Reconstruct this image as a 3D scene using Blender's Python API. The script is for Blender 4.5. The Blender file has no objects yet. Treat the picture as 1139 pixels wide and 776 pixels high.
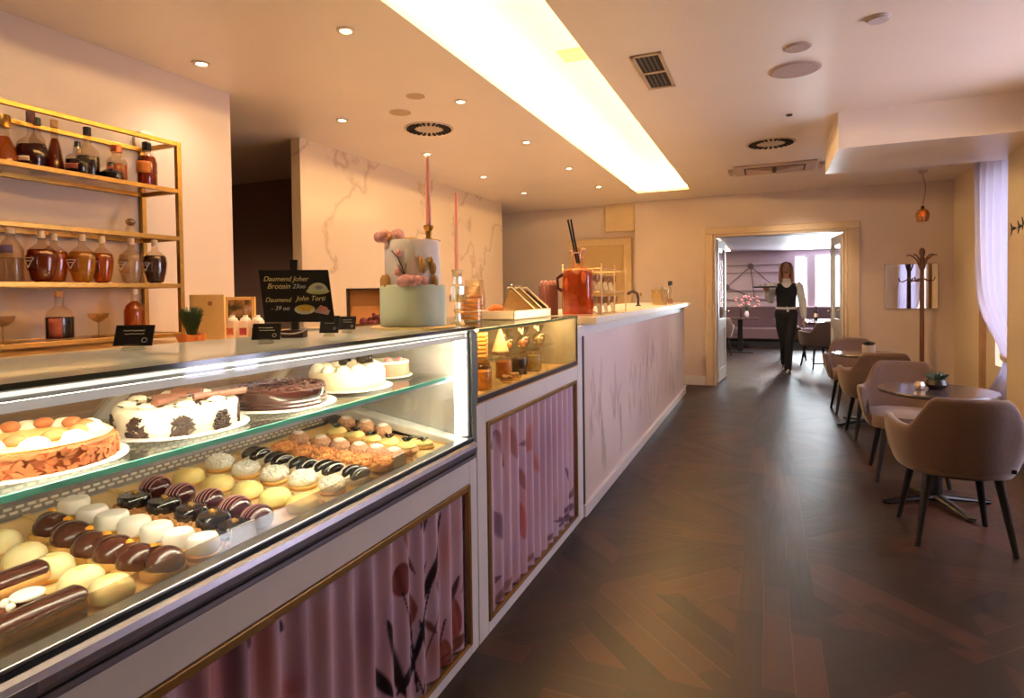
import bpy, bmesh, math, random
from mathutils import Vector, Matrix, noise as mnoise
rnd = random.Random(7)
PI = math.pi
S = bpy.context.scene
COL = S.collection
# ------------------------------------------------------------------ camera
F, CX, CY, YAW, PITCH, ROLL, H = 665.6, 569.5, 342.1, .4039, .0228, -.0132, 1.32
_cy, _sy = math.cos(YAW), math.sin(YAW)
_cp, _sp = math.cos(PITCH), math.sin(PITCH)
_cr, _sr = math.cos(ROLL), math.sin(ROLL)
_R0 = Vector((_cy, _sy, 0)); FW = Vector((-_sy*_cp, _cy*_cp, -_sp)); _U0 = Vector((-_sy*_sp, _cy*_sp, _cp))
RT = _R0*_cr + _U0*_sr; UP = _U0*_cr - _R0*_sr
def ray(px, py): return FW + RT*((px-CX)/F) - UP*((py-CY)/F)
def pt(px, py, x=None, y=None, z=None):
    """real position seen at a pixel on a known plane x=, y= or z="""
    d = ray(px, py)
    t = x/d.x if x is not None else y/d.y if y is not None else (z-H)/d.z
    return Vector((0, 0, H)) + d*t
cam = bpy.data.cameras.new('camera'); camo = bpy.data.objects.new('camera', cam); COL.objects.link(camo)
M4 = Matrix((RT, UP, -FW)).transposed().to_4x4(); M4.translation = (0, 0, H); camo.matrix_world = M4
cam.sensor_width = 36; cam.lens = 36*F/1139; cam.shift_x = 0; cam.shift_y = -(388-CY)/1139
cam.clip_start = .02
S.camera = camo
# ------------------------------------------------------------------ materials
def lin(c):
    return tuple(((v/255)/12.92 if v/255 <= .04045 else ((v/255+.055)/1.055)**2.4) for v in c)+(1,)
MATS = {}
def M(name, col, rough=.5, metal=0, vary=0, scale=12, bump=0, emit=0, emit_col=None, coat=0, sheen=0, spec=.5, sss=0, trans=0, vcol=None):
    if name in MATS: return MATS[name]
    m = bpy.data.materials.new(name); m.use_nodes = True; nt = m.node_tree
    b = nt.nodes['Principled BSDF']; c = lin(col)
    b.inputs['Base Color'].default_value = c
    b.inputs['Roughness'].default_value = rough; b.inputs['Metallic'].default_value = metal
    b.inputs['Coat Weight'].default_value = coat; b.inputs['Sheen Weight'].default_value = sheen
    b.inputs['Specular IOR Level'].default_value = spec
    b.inputs['Transmission Weight'].default_value = trans
    if sss: b.inputs['Subsurface Weight'].default_value = sss; b.inputs['Subsurface Scale'].default_value = .01
    tc = nt.nodes.new('ShaderNodeTexCoord')
    nz = nt.nodes.new('ShaderNodeTexNoise'); nz.inputs['Scale'].default_value = scale; nz.inputs['Detail'].default_value = 4
    nt.links.new(tc.outputs['Object'], nz.inputs['Vector'])
    if vcol:
        at = nt.nodes.new('ShaderNodeAttribute'); at.attribute_name = vcol
        nt.links.new(at.outputs['Color'], b.inputs['Base Color'])
    elif vary:
        r = nt.nodes.new('ShaderNodeValToRGB')
        r.color_ramp.elements[0].position = .3; r.color_ramp.elements[1].position = .7
        r.color_ramp.elements[0].color = tuple(v*(1-vary) for v in c[:3])+(1,)
        r.color_ramp.elements[1].color = tuple(min(1, v*(1+vary)) for v in c[:3])+(1,)
        nt.links.new(nz.outputs['Fac'], r.inputs['Fac']); nt.links.new(r.outputs['Color'], b.inputs['Base Color'])
    if bump:
        bp = nt.nodes.new('ShaderNodeBump'); bp.inputs['Strength'].default_value = bump; bp.inputs['Distance'].default_value = .02
        nt.links.new(nz.outputs['Fac'], bp.inputs['Height']); nt.links.new(bp.outputs['Normal'], b.inputs['Normal'])
    if emit:
        b.inputs['Emission Color'].default_value = lin(emit_col or col); b.inputs['Emission Strength'].default_value = emit
    MATS[name] = m; return m
def G(name, tint=(255, 255, 255), f0=.04, dens=1, rough=.02, solid=0, milk=(255, 255, 255)):
    """thin clear material: tinted see-through with a viewing-angle reflection; solid = share of diffuse body"""
    if name in MATS: return MATS[name]
    m = bpy.data.materials.new(name); m.use_nodes = True; nt = m.node_tree; nt.nodes.clear()
    N = nt.nodes.new; L = nt.links.new
    out = N('ShaderNodeOutputMaterial'); tr = N('ShaderNodeBsdfTransparent'); gl = N('ShaderNodeBsdfGlossy')
    tr.inputs['Color'].default_value = lin(tint); gl.inputs['Roughness'].default_value = rough
    lw = N('ShaderNodeLayerWeight'); lw.inputs['Blend'].default_value = .5
    pw = N('ShaderNodeMath'); pw.operation = 'POWER'; pw.inputs[1].default_value = 5
    mu = N('ShaderNodeMath'); mu.operation = 'MULTIPLY_ADD'; mu.inputs[1].default_value = (1-f0)*.75; mu.inputs[2].default_value = f0
    L(lw.outputs['Facing'], pw.inputs[0]); L(pw.outputs[0], mu.inputs[0])
    mx = N('ShaderNodeMixShader'); L(mu.outputs[0], mx.inputs['Fac'])
    src = tr
    if solid:
        df = N('ShaderNodeBsdfDiffuse'); df.inputs['Color'].default_value = lin(milk)
        m2 = N('ShaderNodeMixShader'); m2.inputs['Fac'].default_value = solid
        L(tr.outputs[0], m2.inputs[1]); L(df.outputs[0], m2.inputs[2]); src = m2
    L(src.outputs[0], mx.inputs[1]); L(gl.outputs[0], mx.inputs[2]); L(mx.outputs[0], out.inputs['Surface'])
    MATS[name] = m; return m
# ------------------------------------------------------------------ mesh builder
class MB:
    def __init__(s): s.v = []; s.f = []; s.m = []; s.cur = 0
    def add(s, vs, fs):
        k = len(s.v); s.v += [tuple(v) for v in vs]; s.f += [tuple(i+k for i in f) for f in fs]; s.m += [s.cur]*len(fs); return s
    def box(s, x0, y0, z0, x1, y1, z1):
        x0, x1 = sorted((x0, x1)); y0, y1 = sorted((y0, y1)); z0, z1 = sorted((z0, z1))
        return s.add([(x0, y0, z0), (x1, y0, z0), (x1, y1, z0), (x0, y1, z0), (x0, y0, z1), (x1, y0, z1), (x1, y1, z1), (x0, y1, z1)],
                     [(0, 3, 2, 1), (4, 5, 6, 7), (0, 1, 5, 4), (1, 2, 6, 5), (2, 3, 7, 6), (3, 0, 4, 7)])
    def hexa(s, p):  # 8 points: bottom 4 ccw, top 4 ccw
        return s.add(p, [(0, 3, 2, 1), (4, 5, 6, 7), (0, 1, 5, 4), (1, 2, 6, 5), (2, 3, 7, 6), (3, 0, 4, 7)])
    def lathe(s, prof, c=(0, 0, 0), seg=20, sx=1, sy=1, wob=None):
        vs = []; fs = []; n = len(prof)
        for r, z in prof:
            for k in range(seg):
                a = 2*PI*k/seg; rr = r*(wob(a, z) if wob else 1)
                vs.append((c[0]+rr*sx*math.cos(a), c[1]+rr*sy*math.sin(a), c[2]+z))
        for i in range(n-1):
            for k in range(seg):
                k2 = (k+1) % seg; fs.append((i*seg+k, i*seg+k2, (i+1)*seg+k2, (i+1)*seg+k))
        if prof[0][0] > 1e-5: fs.append(tuple(reversed(range(seg))))
        if prof[-1][0] > 1e-5: fs.append(tuple(range((n-1)*seg, n*seg)))
        return s.add(vs, fs)
    def tube(s, pts, r, seg=8, flat=1.0, ref=None):
        """round bar along points; r number or list; flat squashes across the second axis"""
        pts = [Vector(p) for p in pts]; n = len(pts); rs = r if isinstance(r, (list, tuple)) else [r]*n
        vs = []; fs = []; prev = Vector(ref) if ref else None
        for i, p in enumerate(pts):
            t = (pts[min(i+1, n-1)]-pts[max(i-1, 0)]).normalized()
            if prev is None:
                prev = Vector((1, 0, 0)) if abs(t.x) < .9 else Vector((0, 1, 0))
            u = (prev-t*prev.dot(t))
            if u.length < 1e-6: u = t.orthogonal()
            u.normalize(); prev = u; w = t.cross(u)
            rr = rs[i]; ra, rb = rr if isinstance(rr, tuple) else (rr, rr*flat)
            for k in range(seg):
                a = 2*PI*k/seg; vs.append(p+u*(ra*math.cos(a))+w*(rb*math.sin(a)))
        for i in range(n-1):
            for k in range(seg):
                k2 = (k+1) % seg; fs.append((i*seg+k, i*seg+k2, (i+1)*seg+k2, (i+1)*seg+k))
        fs.append(tuple(reversed(range(seg)))); fs.append(tuple(range((n-1)*seg, n*seg)))
        return s.add(vs, fs)
    def ball(s, c, rx, ry=None, rz=None, seg=14, rings=9, fn=None):
        ry = ry or rx; rz = rz or rx; vs = [(c[0], c[1], c[2]-rz)]; fs = []
        for i in range(1, rings):
            b = -PI/2+PI*i/rings
            for k in range(seg):
                a = 2*PI*k/seg; q = (math.cos(b)*math.cos(a), math.cos(b)*math.sin(a), math.sin(b)); g = fn(q) if fn else 1
                vs.append((c[0]+rx*q[0]*g, c[1]+ry*q[1]*g, c[2]+rz*q[2]*g))
        vs.append((c[0], c[1], c[2]+rz)); top = len(vs)-1
        for k in range(seg):
            k2 = (k+1) % seg; fs.append((0, 1+k2, 1+k)); fs.append((top, top-seg+k, top-seg+k2))
        for i in range(rings-2):
            for k in range(seg):
                k2 = (k+1) % seg; a = 1+i*seg; fs.append((a+k, a+k2, a+seg+k2, a+seg+k))
        return s.add(vs, fs)
    def prism(s, poly, z0, z1, fn=None):
        n = len(poly); P = [(x, y, z0) for x, y in poly]+[(x, y, z1) for x, y in poly]
        if fn: P = [fn(*p) for p in P]
        return s.add(P, [tuple(reversed(range(n))), tuple(range(n, 2*n))]+[(i, (i+1) % n, n+(i+1) % n, n+i) for i in range(n)])
    def grid(s, nu, nv, fn, loop=False):
        vs = [fn(i/(nu-1) if not loop else i/nu, j/(nv-1)) for i in range(nu) for j in range(nv)]; fs = []
        for i in range(nu if loop else nu-1):
            for j in range(nv-1):
                i2 = (i+1) % nu; fs.append((i*nv+j, i2*nv+j, i2*nv+j+1, i*nv+j+1))
        return s.add(vs, fs)
    def build(s, name, mat, parent=None, bevel=0, smooth=False, loc=None, world=False, seg=2, rot=None):
        me = bpy.data.meshes.new(name)
        off = Vector(parent.location) if (parent is not None and world) else Vector((0, 0, 0))
        if parent is not None and world and parent.parent is not None: off = off+parent.parent.location
        vs = [Vector(v)-off for v in s.v]
        me.from_pydata(vs, [], s.f)
        for mm in (mat if isinstance(mat, (list, tuple)) else [mat]): me.materials.append(mm)
        if any(s.m):
            for p, k in zip(me.polygons, s.m): p.material_index = k
        if smooth:
            for p in me.polygons: p.use_smooth = True
        me.update()
        if smooth and smooth != 'all':
            try: me.set_sharp_from_angle(angle=math.radians(38))
            except Exception: pass
        o = bpy.data.objects.new(name, me); COL.objects.link(o)
        if parent is not None: o.parent = parent
        if loc is not None: o.location = loc
        if rot is not None: o.rotation_euler = rot
        if bevel:
            b = o.modifiers.new('bevel', 'BEVEL'); b.width = bevel; b.segments = seg; b.limit_method = 'ANGLE'; b.angle_limit = .6
        return o
def tag(o, label=None, cat=None, group=None, kind=None):
    if label: o['label'] = label
    if cat: o['category'] = cat
    if group: o['group'] = group
    if kind: o['kind'] = kind
    return o
def thing(name, loc, label, cat, group=None, rz=0):
    o = bpy.data.objects.new(name, None); COL.objects.link(o); o.empty_display_size = .05
    o.location = loc; o.rotation_euler = (0, 0, rz); return tag(o, label, cat, group)
def struct(name, mb, mat, **k):
    return tag(mb.build(name, mat, **k), kind='structure')
def kids(o): return [c for c in bpy.data.objects if c.parent == o]
KID = {}
def dup(root, loc, rz=None, label=None, group=None, scale=None):
    r = root.copy(); COL.objects.link(r); r.location = loc
    if rz is not None: r.rotation_euler = (0, 0, rz)
    if label: r['label'] = label
    if group: r['group'] = group
    if scale: r.scale = scale
    if root.name not in KID: KID[root.name] = [(c, kids(c)) for c in kids(root)]
    for c, gs in KID[root.name]:
        d = c.copy(); COL.objects.link(d); d.parent = r
        for g in gs:
            e = g.copy(); COL.objects.link(e); e.parent = d
    return r
ORD = ['first', 'second', 'third', 'fourth', 'fifth', 'sixth', 'seventh', 'eighth', 'ninth', 'tenth']
def text_mesh(name, body, size, mat, parent, mw, ext=.0004, shear=.25):
    cu = bpy.data.curves.new(name, 'FONT'); cu.body = body; cu.size = size; cu.extrude = ext; cu.shear = shear
    t = bpy.data.objects.new(name, cu); COL.objects.link(t)
    dg = bpy.context.evaluated_depsgraph_get(); me = bpy.data.meshes.new_from_object(t.evaluated_get(dg))
    bpy.data.objects.remove(t); me.transform(mw); me.materials.clear(); me.materials.append(mat)
    o = bpy.data.objects.new(name, me); COL.objects.link(o); o.parent = parent; return o
def meshed(mb, name, mat, parent, voxel, smooth_it=4, loc=None):
    """weld overlapping closed shapes into one continuous skin"""
    o = mb.build(name, mat, parent, loc=loc)
    r = o.modifiers.new('r', 'REMESH'); r.mode = 'VOXEL'; r.voxel_size = voxel; r.use_smooth_shade = True
    sm = o.modifiers.new('s', 'SMOOTH'); sm.iterations = smooth_it; sm.factor = .5
    dg = bpy.context.evaluated_depsgraph_get(); me = bpy.data.meshes.new_from_object(o.evaluated_get(dg))
    o.modifiers.clear(); o.data = me
    for p in me.polygons: p.use_smooth = True
    return o
# palette
WALL = M('wall_paint', (224, 205, 190), .75, vary=.04, scale=1.5)
WALLR = M('wall_paint_warm', (232, 214, 184), .75, vary=.03, scale=2)
CEIL = M('ceiling_paint', (240, 224, 208), .38, vary=.02, scale=2)
WHITE = M('white_lacquer', (232, 226, 222), .35, vary=.02)
WOODW = M('white_wood', (236, 230, 218), .4, vary=.03)
GOLD = M('brushed_gold', (172, 132, 66), .32, 1, vary=.12, scale=40)
GOLDP = M('gold_paint', (150, 112, 58), .4, .6, vary=.1, scale=30)
STEEL = M('brushed_steel', (190, 188, 186), .28, 1, vary=.08, scale=60)
ALU = M('grey_aluminium', (150, 146, 156), .35, .8, vary=.06, scale=50)
BLACK = M('black_paint', (16, 15, 16), .45, vary=.2, scale=30)
BLKWOOD = M('black_wood', (20, 17, 16), .4, vary=.25, scale=25)
RUBBER = M('black_gasket', (10, 10, 9), .6, vary=.2)
GLASS = G('clear_glass', (250, 253, 250))
GLASSE = M('dark_green_glass_edge', (10, 34, 26), .1, vary=.1, spec=.8)
TEAL = M('teal_glass_edge', (110, 212, 190), .12, vary=.1, spec=.8)
CLEAR = G('clear_plastic', (236, 232, 226), .05, rough=.06)
# ================================================================== ROOM
ZC = 2.64
def floor_material():
    m = bpy.data.materials.new('walnut_parquet'); m.use_nodes = True; nt = m.node_tree; N = nt.nodes.new; L = nt.links.new
    b = nt.nodes['Principled BSDF']
    geo = N('ShaderNodeNewGeometry'); sep = N('ShaderNodeSeparateXYZ'); L(geo.outputs['Position'], sep.inputs[0])
    def mth(op, a, b_=None, c_=None):
        n = N('ShaderNodeMath'); n.operation = op
        for i, v in enumerate((a, b_, c_)):
            if v is None: continue
            if isinstance(v, (int, float)): n.inputs[i].default_value = v
            else: L(v, n.inputs[i])
        return n.outputs[0]
    X, Y = sep.outputs[0], sep.outputs[1]
    P = 1.45
    xs = mth('ADD', X, 20*P+.12); ys = mth('ADD', Y, 20*P-1.75)
    u = mth('MODULO', xs, P); v = mth('MODULO', ys, P)
    ci = mth('FLOOR', mth('DIVIDE', xs, P)); cj = mth('FLOOR', mth('DIVIDE', ys, P))
    inY = mth('LESS_THAN', u, .30); inX = mth('MULTIPLY', mth('LESS_THAN', v, .30), mth('SUBTRACT', 1, inY))
    inD = mth('SUBTRACT', mth('SUBTRACT', 1, inY), inX)
    # quadrants of the cell interior turn the diagonals
    qa = mth('GREATER_THAN', u, .875); qb = mth('GREATER_THAN', v, .875)
    flip = mth('ABSOLUTE', mth('SUBTRACT', qa, qb))
    sgn = mth('SUBTRACT', mth('MULTIPLY', flip, 2), 1)
    d1 = mth('MULTIPLY', mth('ADD', u, mth('MULTIPLY', v, sgn)), .70711)
    d2 = mth('MULTIPLY', mth('SUBTRACT', v, mth('MULTIPLY', u, sgn)), .70711)
    def sel(a, bb, c_): return mth('ADD', mth('ADD', mth('MULTIPLY', inY, a), mth('MULTIPLY', inX, bb)), mth('MULTIPLY', inD, c_))
    across = sel(u, v, d1); along = sel(v, u, d2)
    W = .10
    pi_ = mth('FLOOR', mth('DIVIDE', across, W)); fr = mth('FRACT', mth('DIVIDE', across, W))
    al = mth('FLOOR', mth('DIVIDE', mth('ADD', along, mth('MULTIPLY', pi_, .37)), .75))
    cv = N('ShaderNodeCombineXYZ')
    L(mth('ADD', mth('ADD', pi_, mth('MULTIPLY', ci, 17)), mth('MULTIPLY', inX, 51)), cv.inputs[0])
    L(mth('ADD', mth('ADD', al, mth('MULTIPLY', cj, 29)), mth('MULTIPLY', flip, 7)), cv.inputs[1]); L(mth('ADD', inY, mth('MULTIPLY', qa, 3)), cv.inputs[2])
    wn = N('ShaderNodeTexWhiteNoise'); wn.noise_dimensions = '3D'; L(cv.outputs[0], wn.inputs['Vector'])
    gv = N('ShaderNodeCombineXYZ'); L(mth('MULTIPLY', across, 45), gv.inputs[0]); L(mth('MULTIPLY', along, 3.0), gv.inputs[1]); L(mth('MULTIPLY', wn.outputs['Value'], 40), gv.inputs[2])
    gn = N('ShaderNodeTexNoise'); gn.inputs['Scale'].default_value = 1; gn.inputs['Detail'].default_value = 5; L(gv.outputs[0], gn.inputs['Vector'])
    t = mth('ADD', mth('MULTIPLY', wn.outputs['Value'], .55), mth('MULTIPLY', gn.outputs['Fac'], .45))
    r = N('ShaderNodeValToRGB'); L(t, r.inputs['Fac'])
    e = r.color_ramp.elements; e[0].position = .15; e[0].color = lin((19, 11, 8)); e[1].position = .9; e[1].color = lin((70, 39, 27))
    e2 = e.new(.55); e2.color = lin((38, 21, 15))
    gap = mth('ADD', mth('LESS_THAN', fr, .025), mth('GREATER_THAN', fr, .975)); gap = mth('MINIMUM', gap, 1)
    mx = N('ShaderNodeMixRGB'); mx.blend_type = 'MIX'; L(mth('MULTIPLY', mth('MULTIPLY', gap, mth('GREATER_THAN', wn.outputs['Value'], .45)), .55), mx.inputs[0]); L(r.outputs[0], mx.inputs[1]); mx.inputs[2].default_value = lin((96, 62, 46))
    L(mx.outputs[0], b.inputs['Base Color'])
    L(mth('MULTIPLY_ADD', gn.outputs['Fac'], .2, .34), b.inputs['Roughness'])
    bp = N('ShaderNodeBump'); bp.inputs['Strength'].default_value = .12; bp.inputs['Distance'].default_value = .004
    L(mth('SUBTRACT', gn.outputs['Fac'], mth('MULTIPLY', gap, 1.5)), bp.inputs['Height']); L(bp.outputs[0], b.inputs['Normal'])
    return m
struct('floor', MB().box(-7, -3, -.1, 4.5, 17, 0), floor_material())
struct('floor_bounce', MB().box(-3.19, -2.9, .0005, -1.05, 8.7, .006), M('pale_bounce_tile', (226, 216, 202), .4, vary=.04))  # unseen pale floor, added to bounce downlight up to the ceiling
# ceiling with the lit cove opening
cv0, cv1, cvy = -1.585, -.92, 8.02
c = MB()
c.box(-7, -3, ZC, cv0, 8.96, ZC+.04).box(cv1, -3, ZC, 2.6, 8.8, ZC+.04).box(cv0, cvy, ZC, cv1, 8.8, ZC+.04).box(cv0, -3, ZC, cv1, 1.0, ZC+.04)
struct('ceiling', c, CEIL)
COVE = M('cove_paint', (246, 240, 224), .6, vary=.02, scale=3)
c = MB()
x0, x1, y0, y1, z0, z1 = -1.80, -.72, .8, 8.26, ZC+.04, ZC+.26
c.box(x0, y0, z1, x1, y1, z1+.03).box(x0-.03, y0, z0, x0, y1, z1+.03).box(x1, y0, z0, x1+.03, y1, z1+.03).box(x0, y1, z0, x1, y1+.03, z1+.03).box(x0, y0-.03, z0, x1, y0, z1+.03)
struct('ceiling_cove', c, COVE)
LEDW = M('cove_led', (255, 214, 130), .5, emit=1, emit_col=(255, 220, 154))
LEDW.node_tree.nodes['Principled BSDF'].inputs['Emission Strength'].default_value = 40
for i, (bx, desc) in enumerate((((x0+.03, y0+.05, z0+.02, x0+.06, y1-.05, z0+.05), 'warm light strip hidden in the cove along its counter side'),
                             ((x1-.06, y0+.05, z0+.02, x1-.03, y1-.05, z0+.05), 'warm light strip hidden in the cove along its aisle side'),
                             ((x0+.1, y1-.06, z0+.02, x1-.1, y1-.03, z0+.05), 'warm light strip hidden in the cove across its far end'))):
    tag(MB().box(*bx).build('light_strip', LEDW), desc, 'light', 'hidden cove light strips')
# walls
YB = 8.8
struct('wall_left', MB().box(-3.40, -3, 0, -3.2, 2.88, ZC), WALL)
MARB = bpy.data.materials.new('veined_marble'); MARB.use_nodes = True
def marble(m):
    nt = m.node_tree; N = nt.nodes.new; L = nt.links.new; b = nt.nodes['Principled BSDF']
    tc = N('ShaderNodeTexCoord'); mp = N('ShaderNodeMapping'); mp.inputs['Rotation'].default_value = (.6, .3, .5); L(tc.outputs['Object'], mp.inputs[0])
    n1 = N('ShaderNodeTexNoise'); n1.inputs['Scale'].default_value = .9; n1.inputs['Detail'].default_value = 6; L(mp.outputs[0], n1.inputs['Vector'])
    ab = N('ShaderNodeMath'); ab.operation = 'SUBTRACT'; ab.inputs[1].default_value = .5; L(n1.outputs['Fac'], ab.inputs[0])
    a2 = N('ShaderNodeMath'); a2.operation = 'ABSOLUTE'; L(ab.outputs[0], a2.inputs[0])
    r = N('ShaderNodeValToRGB'); L(a2.outputs[0], r.inputs['Fac']); e = r.color_ramp.elements
    e[0].position = 0; e[0].color = lin((200, 174, 146)); e[1].position = .02; e[1].color = lin((228, 206, 178)); k = e.new(.007); k.color = lin((216, 192, 164))
    L(r.outputs[0], b.inputs['Base Color']); b.inputs['Roughness'].default_value = .25
marble(MARB)
struct('wall_marble', MB().box(-3.655, 3.9, 0, -3.56, 8.0, ZC), MARB)
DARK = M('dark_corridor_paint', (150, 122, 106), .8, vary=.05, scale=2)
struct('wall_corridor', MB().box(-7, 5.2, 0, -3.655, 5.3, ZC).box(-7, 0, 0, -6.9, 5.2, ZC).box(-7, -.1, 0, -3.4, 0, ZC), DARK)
struct('wall_back', MB().box(-1.79, YB, 0, -.68, YB+.15, ZC).box(.93, YB, 0, 2.6, YB+.15, ZC).box(-.68, YB, 2.09, .93, YB+.15, ZC), WALL)
struct('wall_recess', MB().box(-7, 8.95, 0, -1.79, 9.1, ZC).box(-7, 5.3, 0, -6.9, 8.95, ZC), WALL)
struct('wall_front', MB().box(-3.4, -3.1, 0, 2.6, -3, ZC), WALL)
# right wall: pilaster, deep window bay with a daylight opening, window bays nearer the camera
c = MB()
c.box(1.76, 4.6, 0, 2.6, 5.95, ZC)                        # pilaster
c.box(2.08, 5.95, 0, 2.6, 6.3, ZC).box(2.08, 6.3, 0, 2.6, 7.35, .55).box(2.08, 6.3, 2.36, 2.6, 7.35, ZC).box(2.08, 7.35, 0, 2.6, YB, ZC)
c.box(2.08, 3.2, 0, 2.6, 4.6, .55).box(2.08, 3.2, 2.3, 2.6, 4.6, ZC).box(2.08, -3, 0, 2.6, 3.2, ZC)
struct('wall_right', c, WALLR)
def window(n, ya, yb, z0, z1):
    f = tag(thing('window_%d' % n, (2.4, (ya+yb)/2, z0), None, None), kind='structure')
    b = MB().box(2.38, ya, z0, 2.44, ya+.06, z1).box(2.38, yb-.06, z0, 2.44, yb, z1).box(2.38, ya, z0, 2.44, yb, z0+.06).box(2.38, ya, z1-.06, 2.44, yb, z1).box(2.38, (ya+yb)/2-.03, z0, 2.44, (ya+yb)/2+.03, z1)
    b.build('window_frame', WOODW, f, world=True, bevel=.006)
    MB().box(2.40, ya+.05, z0+.05, 2.408, yb-.05, z1-.05).build('pane', GLASS, f, world=True)
window(1, 6.3, 7.35, .55, 2.36); window(2, 3.2, 4.6, .55, 2.3)
struct('ceiling_soffit', MB().box(.487, 5.09, 2.372, 2.08, 6.16, ZC), CEIL)
struct('trim_1', MB().box(2.04, 7.62, 0, 2.08, 7.70, 2.05), M('trim_wood', (176, 138, 96), .5, vary=.1))
struct('baseboard_back', MB().box(-1.79, YB-.018, 0, -.70, YB, .13).box(1.09, YB-.018, 0, 2.08, YB, .13), WOODW, bevel=.004)
# door way: casing and two glazed leaves
d1 = tag(thing('door_1', (0, YB, 0), None, None), kind='structure')
c = MB()
for a, b in ((-.70, -.665), (.915, .95)): c.box(a, YB-.01, 0, b, YB+.16, 2.109)
c.box(-.665, YB-.01, 2.075, .915, YB+.16, 2.109)
c.box(-.80, YB-.03, 0, -.70, YB-.001, 2.11).box(.95, YB-.03, 0, 1.085, YB-.001, 2.11).box(-.80, YB-.03, 2.11, 1.085, YB-.001, 2.20)
c.build('door_casing', M('door_casing_paint', (224, 200, 166), .5, vary=.03), d1, world=True, bevel=.008)
def leaf(hx, tx, s):
    h = Vector((hx, YB+.15, 0)); t = Vector((tx, YB+.90, 0)); u = (t-h).normalized(); n = Vector((-u.y, u.x, 0)); Ln = (t-h).length
    lo = bpy.data.objects.new('door_leaf', None); COL.objects.link(lo); lo.parent = d1
    def bx(mb, a, b, z0, z1, th=.02):
        p = [h+u*a-n*th, h+u*b-n*th, h+u*b+n*th, h+u*a+n*th]
        return mb.hexa([q+Vector((0, 0, z0)) for q in p]+[q+Vector((0, 0, z1)) for q in p])
    m = MB()
    for a, b, z0, z1 in ((0, .11, .02, 2.06), (Ln-.11, Ln, .02, 2.06), (.11, Ln-.11, .02, .2), (.11, Ln-.11, .78, .92), (.11, Ln-.11, 1.94, 2.06)): bx(m, a, b, z0, z1)
    bx(m, .11, Ln-.11, .2, .78, .008)
    m.build('leaf_frame', WOODW, lo, bevel=.004).location = (0, -YB, 0)
    bx(MB(), .11, Ln-.11, .92, 1.94, .004).build('glass_pane', GLASS, lo).location = (0, -YB, 0)
    q = h+u*(Ln-.06)
    k = MB()
    for sg in (-1, 1): k.tube([q+n*sg*.02+Vector((0, 0, 1.02)), q+n*sg*.065+Vector((0, 0, 1.02)), q+n*sg*.065-u*.1+Vector((0, 0, 1.02))], .009)
    k.build('handle', GOLD, lo, smooth=True).location = (0, -YB, 0)
leaf(-.665, -.605, 1); leaf(.915, .85, -1)
d2 = tag(thing('door_2', (-2.3, 8.95, 0), None, None), kind='structure')
DOORB = M('beige_door_paint', (208, 176, 124), .5, vary=.03)
MB().box(-2.72, 8.925, 0, -1.98, 8.949, 2.03).build('door_panel', DOORB, d2, world=True)
MB().box(-2.84, 8.90, 0, -2.72, 8.949, 2.03).box(-1.98, 8.90, 0, -1.86, 8.949, 2.03).box(-2.84, 8.90, 2.03, -1.86, 8.949, 2.14).build('door_casing', M('beige_casing', (222, 194, 146), .5, vary=.03), d2, world=True, bevel=.01)
MB().tube([(-2.63, 8.92, 1.02), (-2.63, 8.87, 1.02), (-2.53, 8.87, 1.02)], .01).build('handle', STEEL, d2, world=True, smooth=True)
struct('trim_2', MB().box(-2.24, 8.85, 2.23, -1.80, 8.949, ZC-.002), M('duct_casing', (224, 198, 152), .5, vary=.03), bevel=.008)
# ---------------- back room
ZB = 2.27
LAV = M('lavender_panel', (212, 192, 204), .6, vary=.05, scale=2)
struct('ceiling_back', MB().box(-4, YB+.16, ZB, 4.5, 16, ZB+.05), M('back_ceiling_paint', (206, 196, 206), .5, vary=.02))
c = MB().box(-4, 15.7, 0, .59, 15.85, ZB).box(1.62, 15.7, 0, 4.5, 15.85, ZB).box(.59, 15.7, 0, 1.62, 15.85, .84).box(.59, 15.7, 2.13, 1.62, 15.85, ZB).box(.86, 15.70, .84, 1.02, 15.85, 2.13)
struct('wall_far', c, LAV)
struct('wall_side', MB().box(-4.1, 9.1, 0, -4, 15.85, ZB).box(4.5, YB, 0, 4.6, 15.85, ZB).box(2.6, YB, 0, 4.5, YB+.15, ZB), LAV)
w4 = tag(thing('window_4', (1.1, 15.8, .84), None, None), kind='structure')
c = MB()
for a, b in ((.59, .86), (1.02, 1.62)):
    for q in (a, b-.035): c.box(q, 15.78, .84, q+.035, 15.82, 2.13)
    c.box(a, 15.78, .84, b, 15.82, .88).box(a, 15.78, 2.09, b, 15.82, 2.13)
c.build('window_frame', WOODW, w4, world=True, bevel=.005)
MB().box(.62, 15.797, .86, .83, 15.803, 2.11).box(1.05, 15.797, .86, 1.59, 15.803, 2.11).build('pane', GLASS, w4, world=True)
tag(MB().box(-1.7, 11.4, ZB-.02, -.80, 14.9, ZB-.002).build('ceiling_light', M('ceiling_panel_light', (255, 236, 200), .5, emit=3.2, emit_col=(255, 226, 180))), 'bright rectangular ceiling light panel in the room beyond the doorway', 'light')
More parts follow.
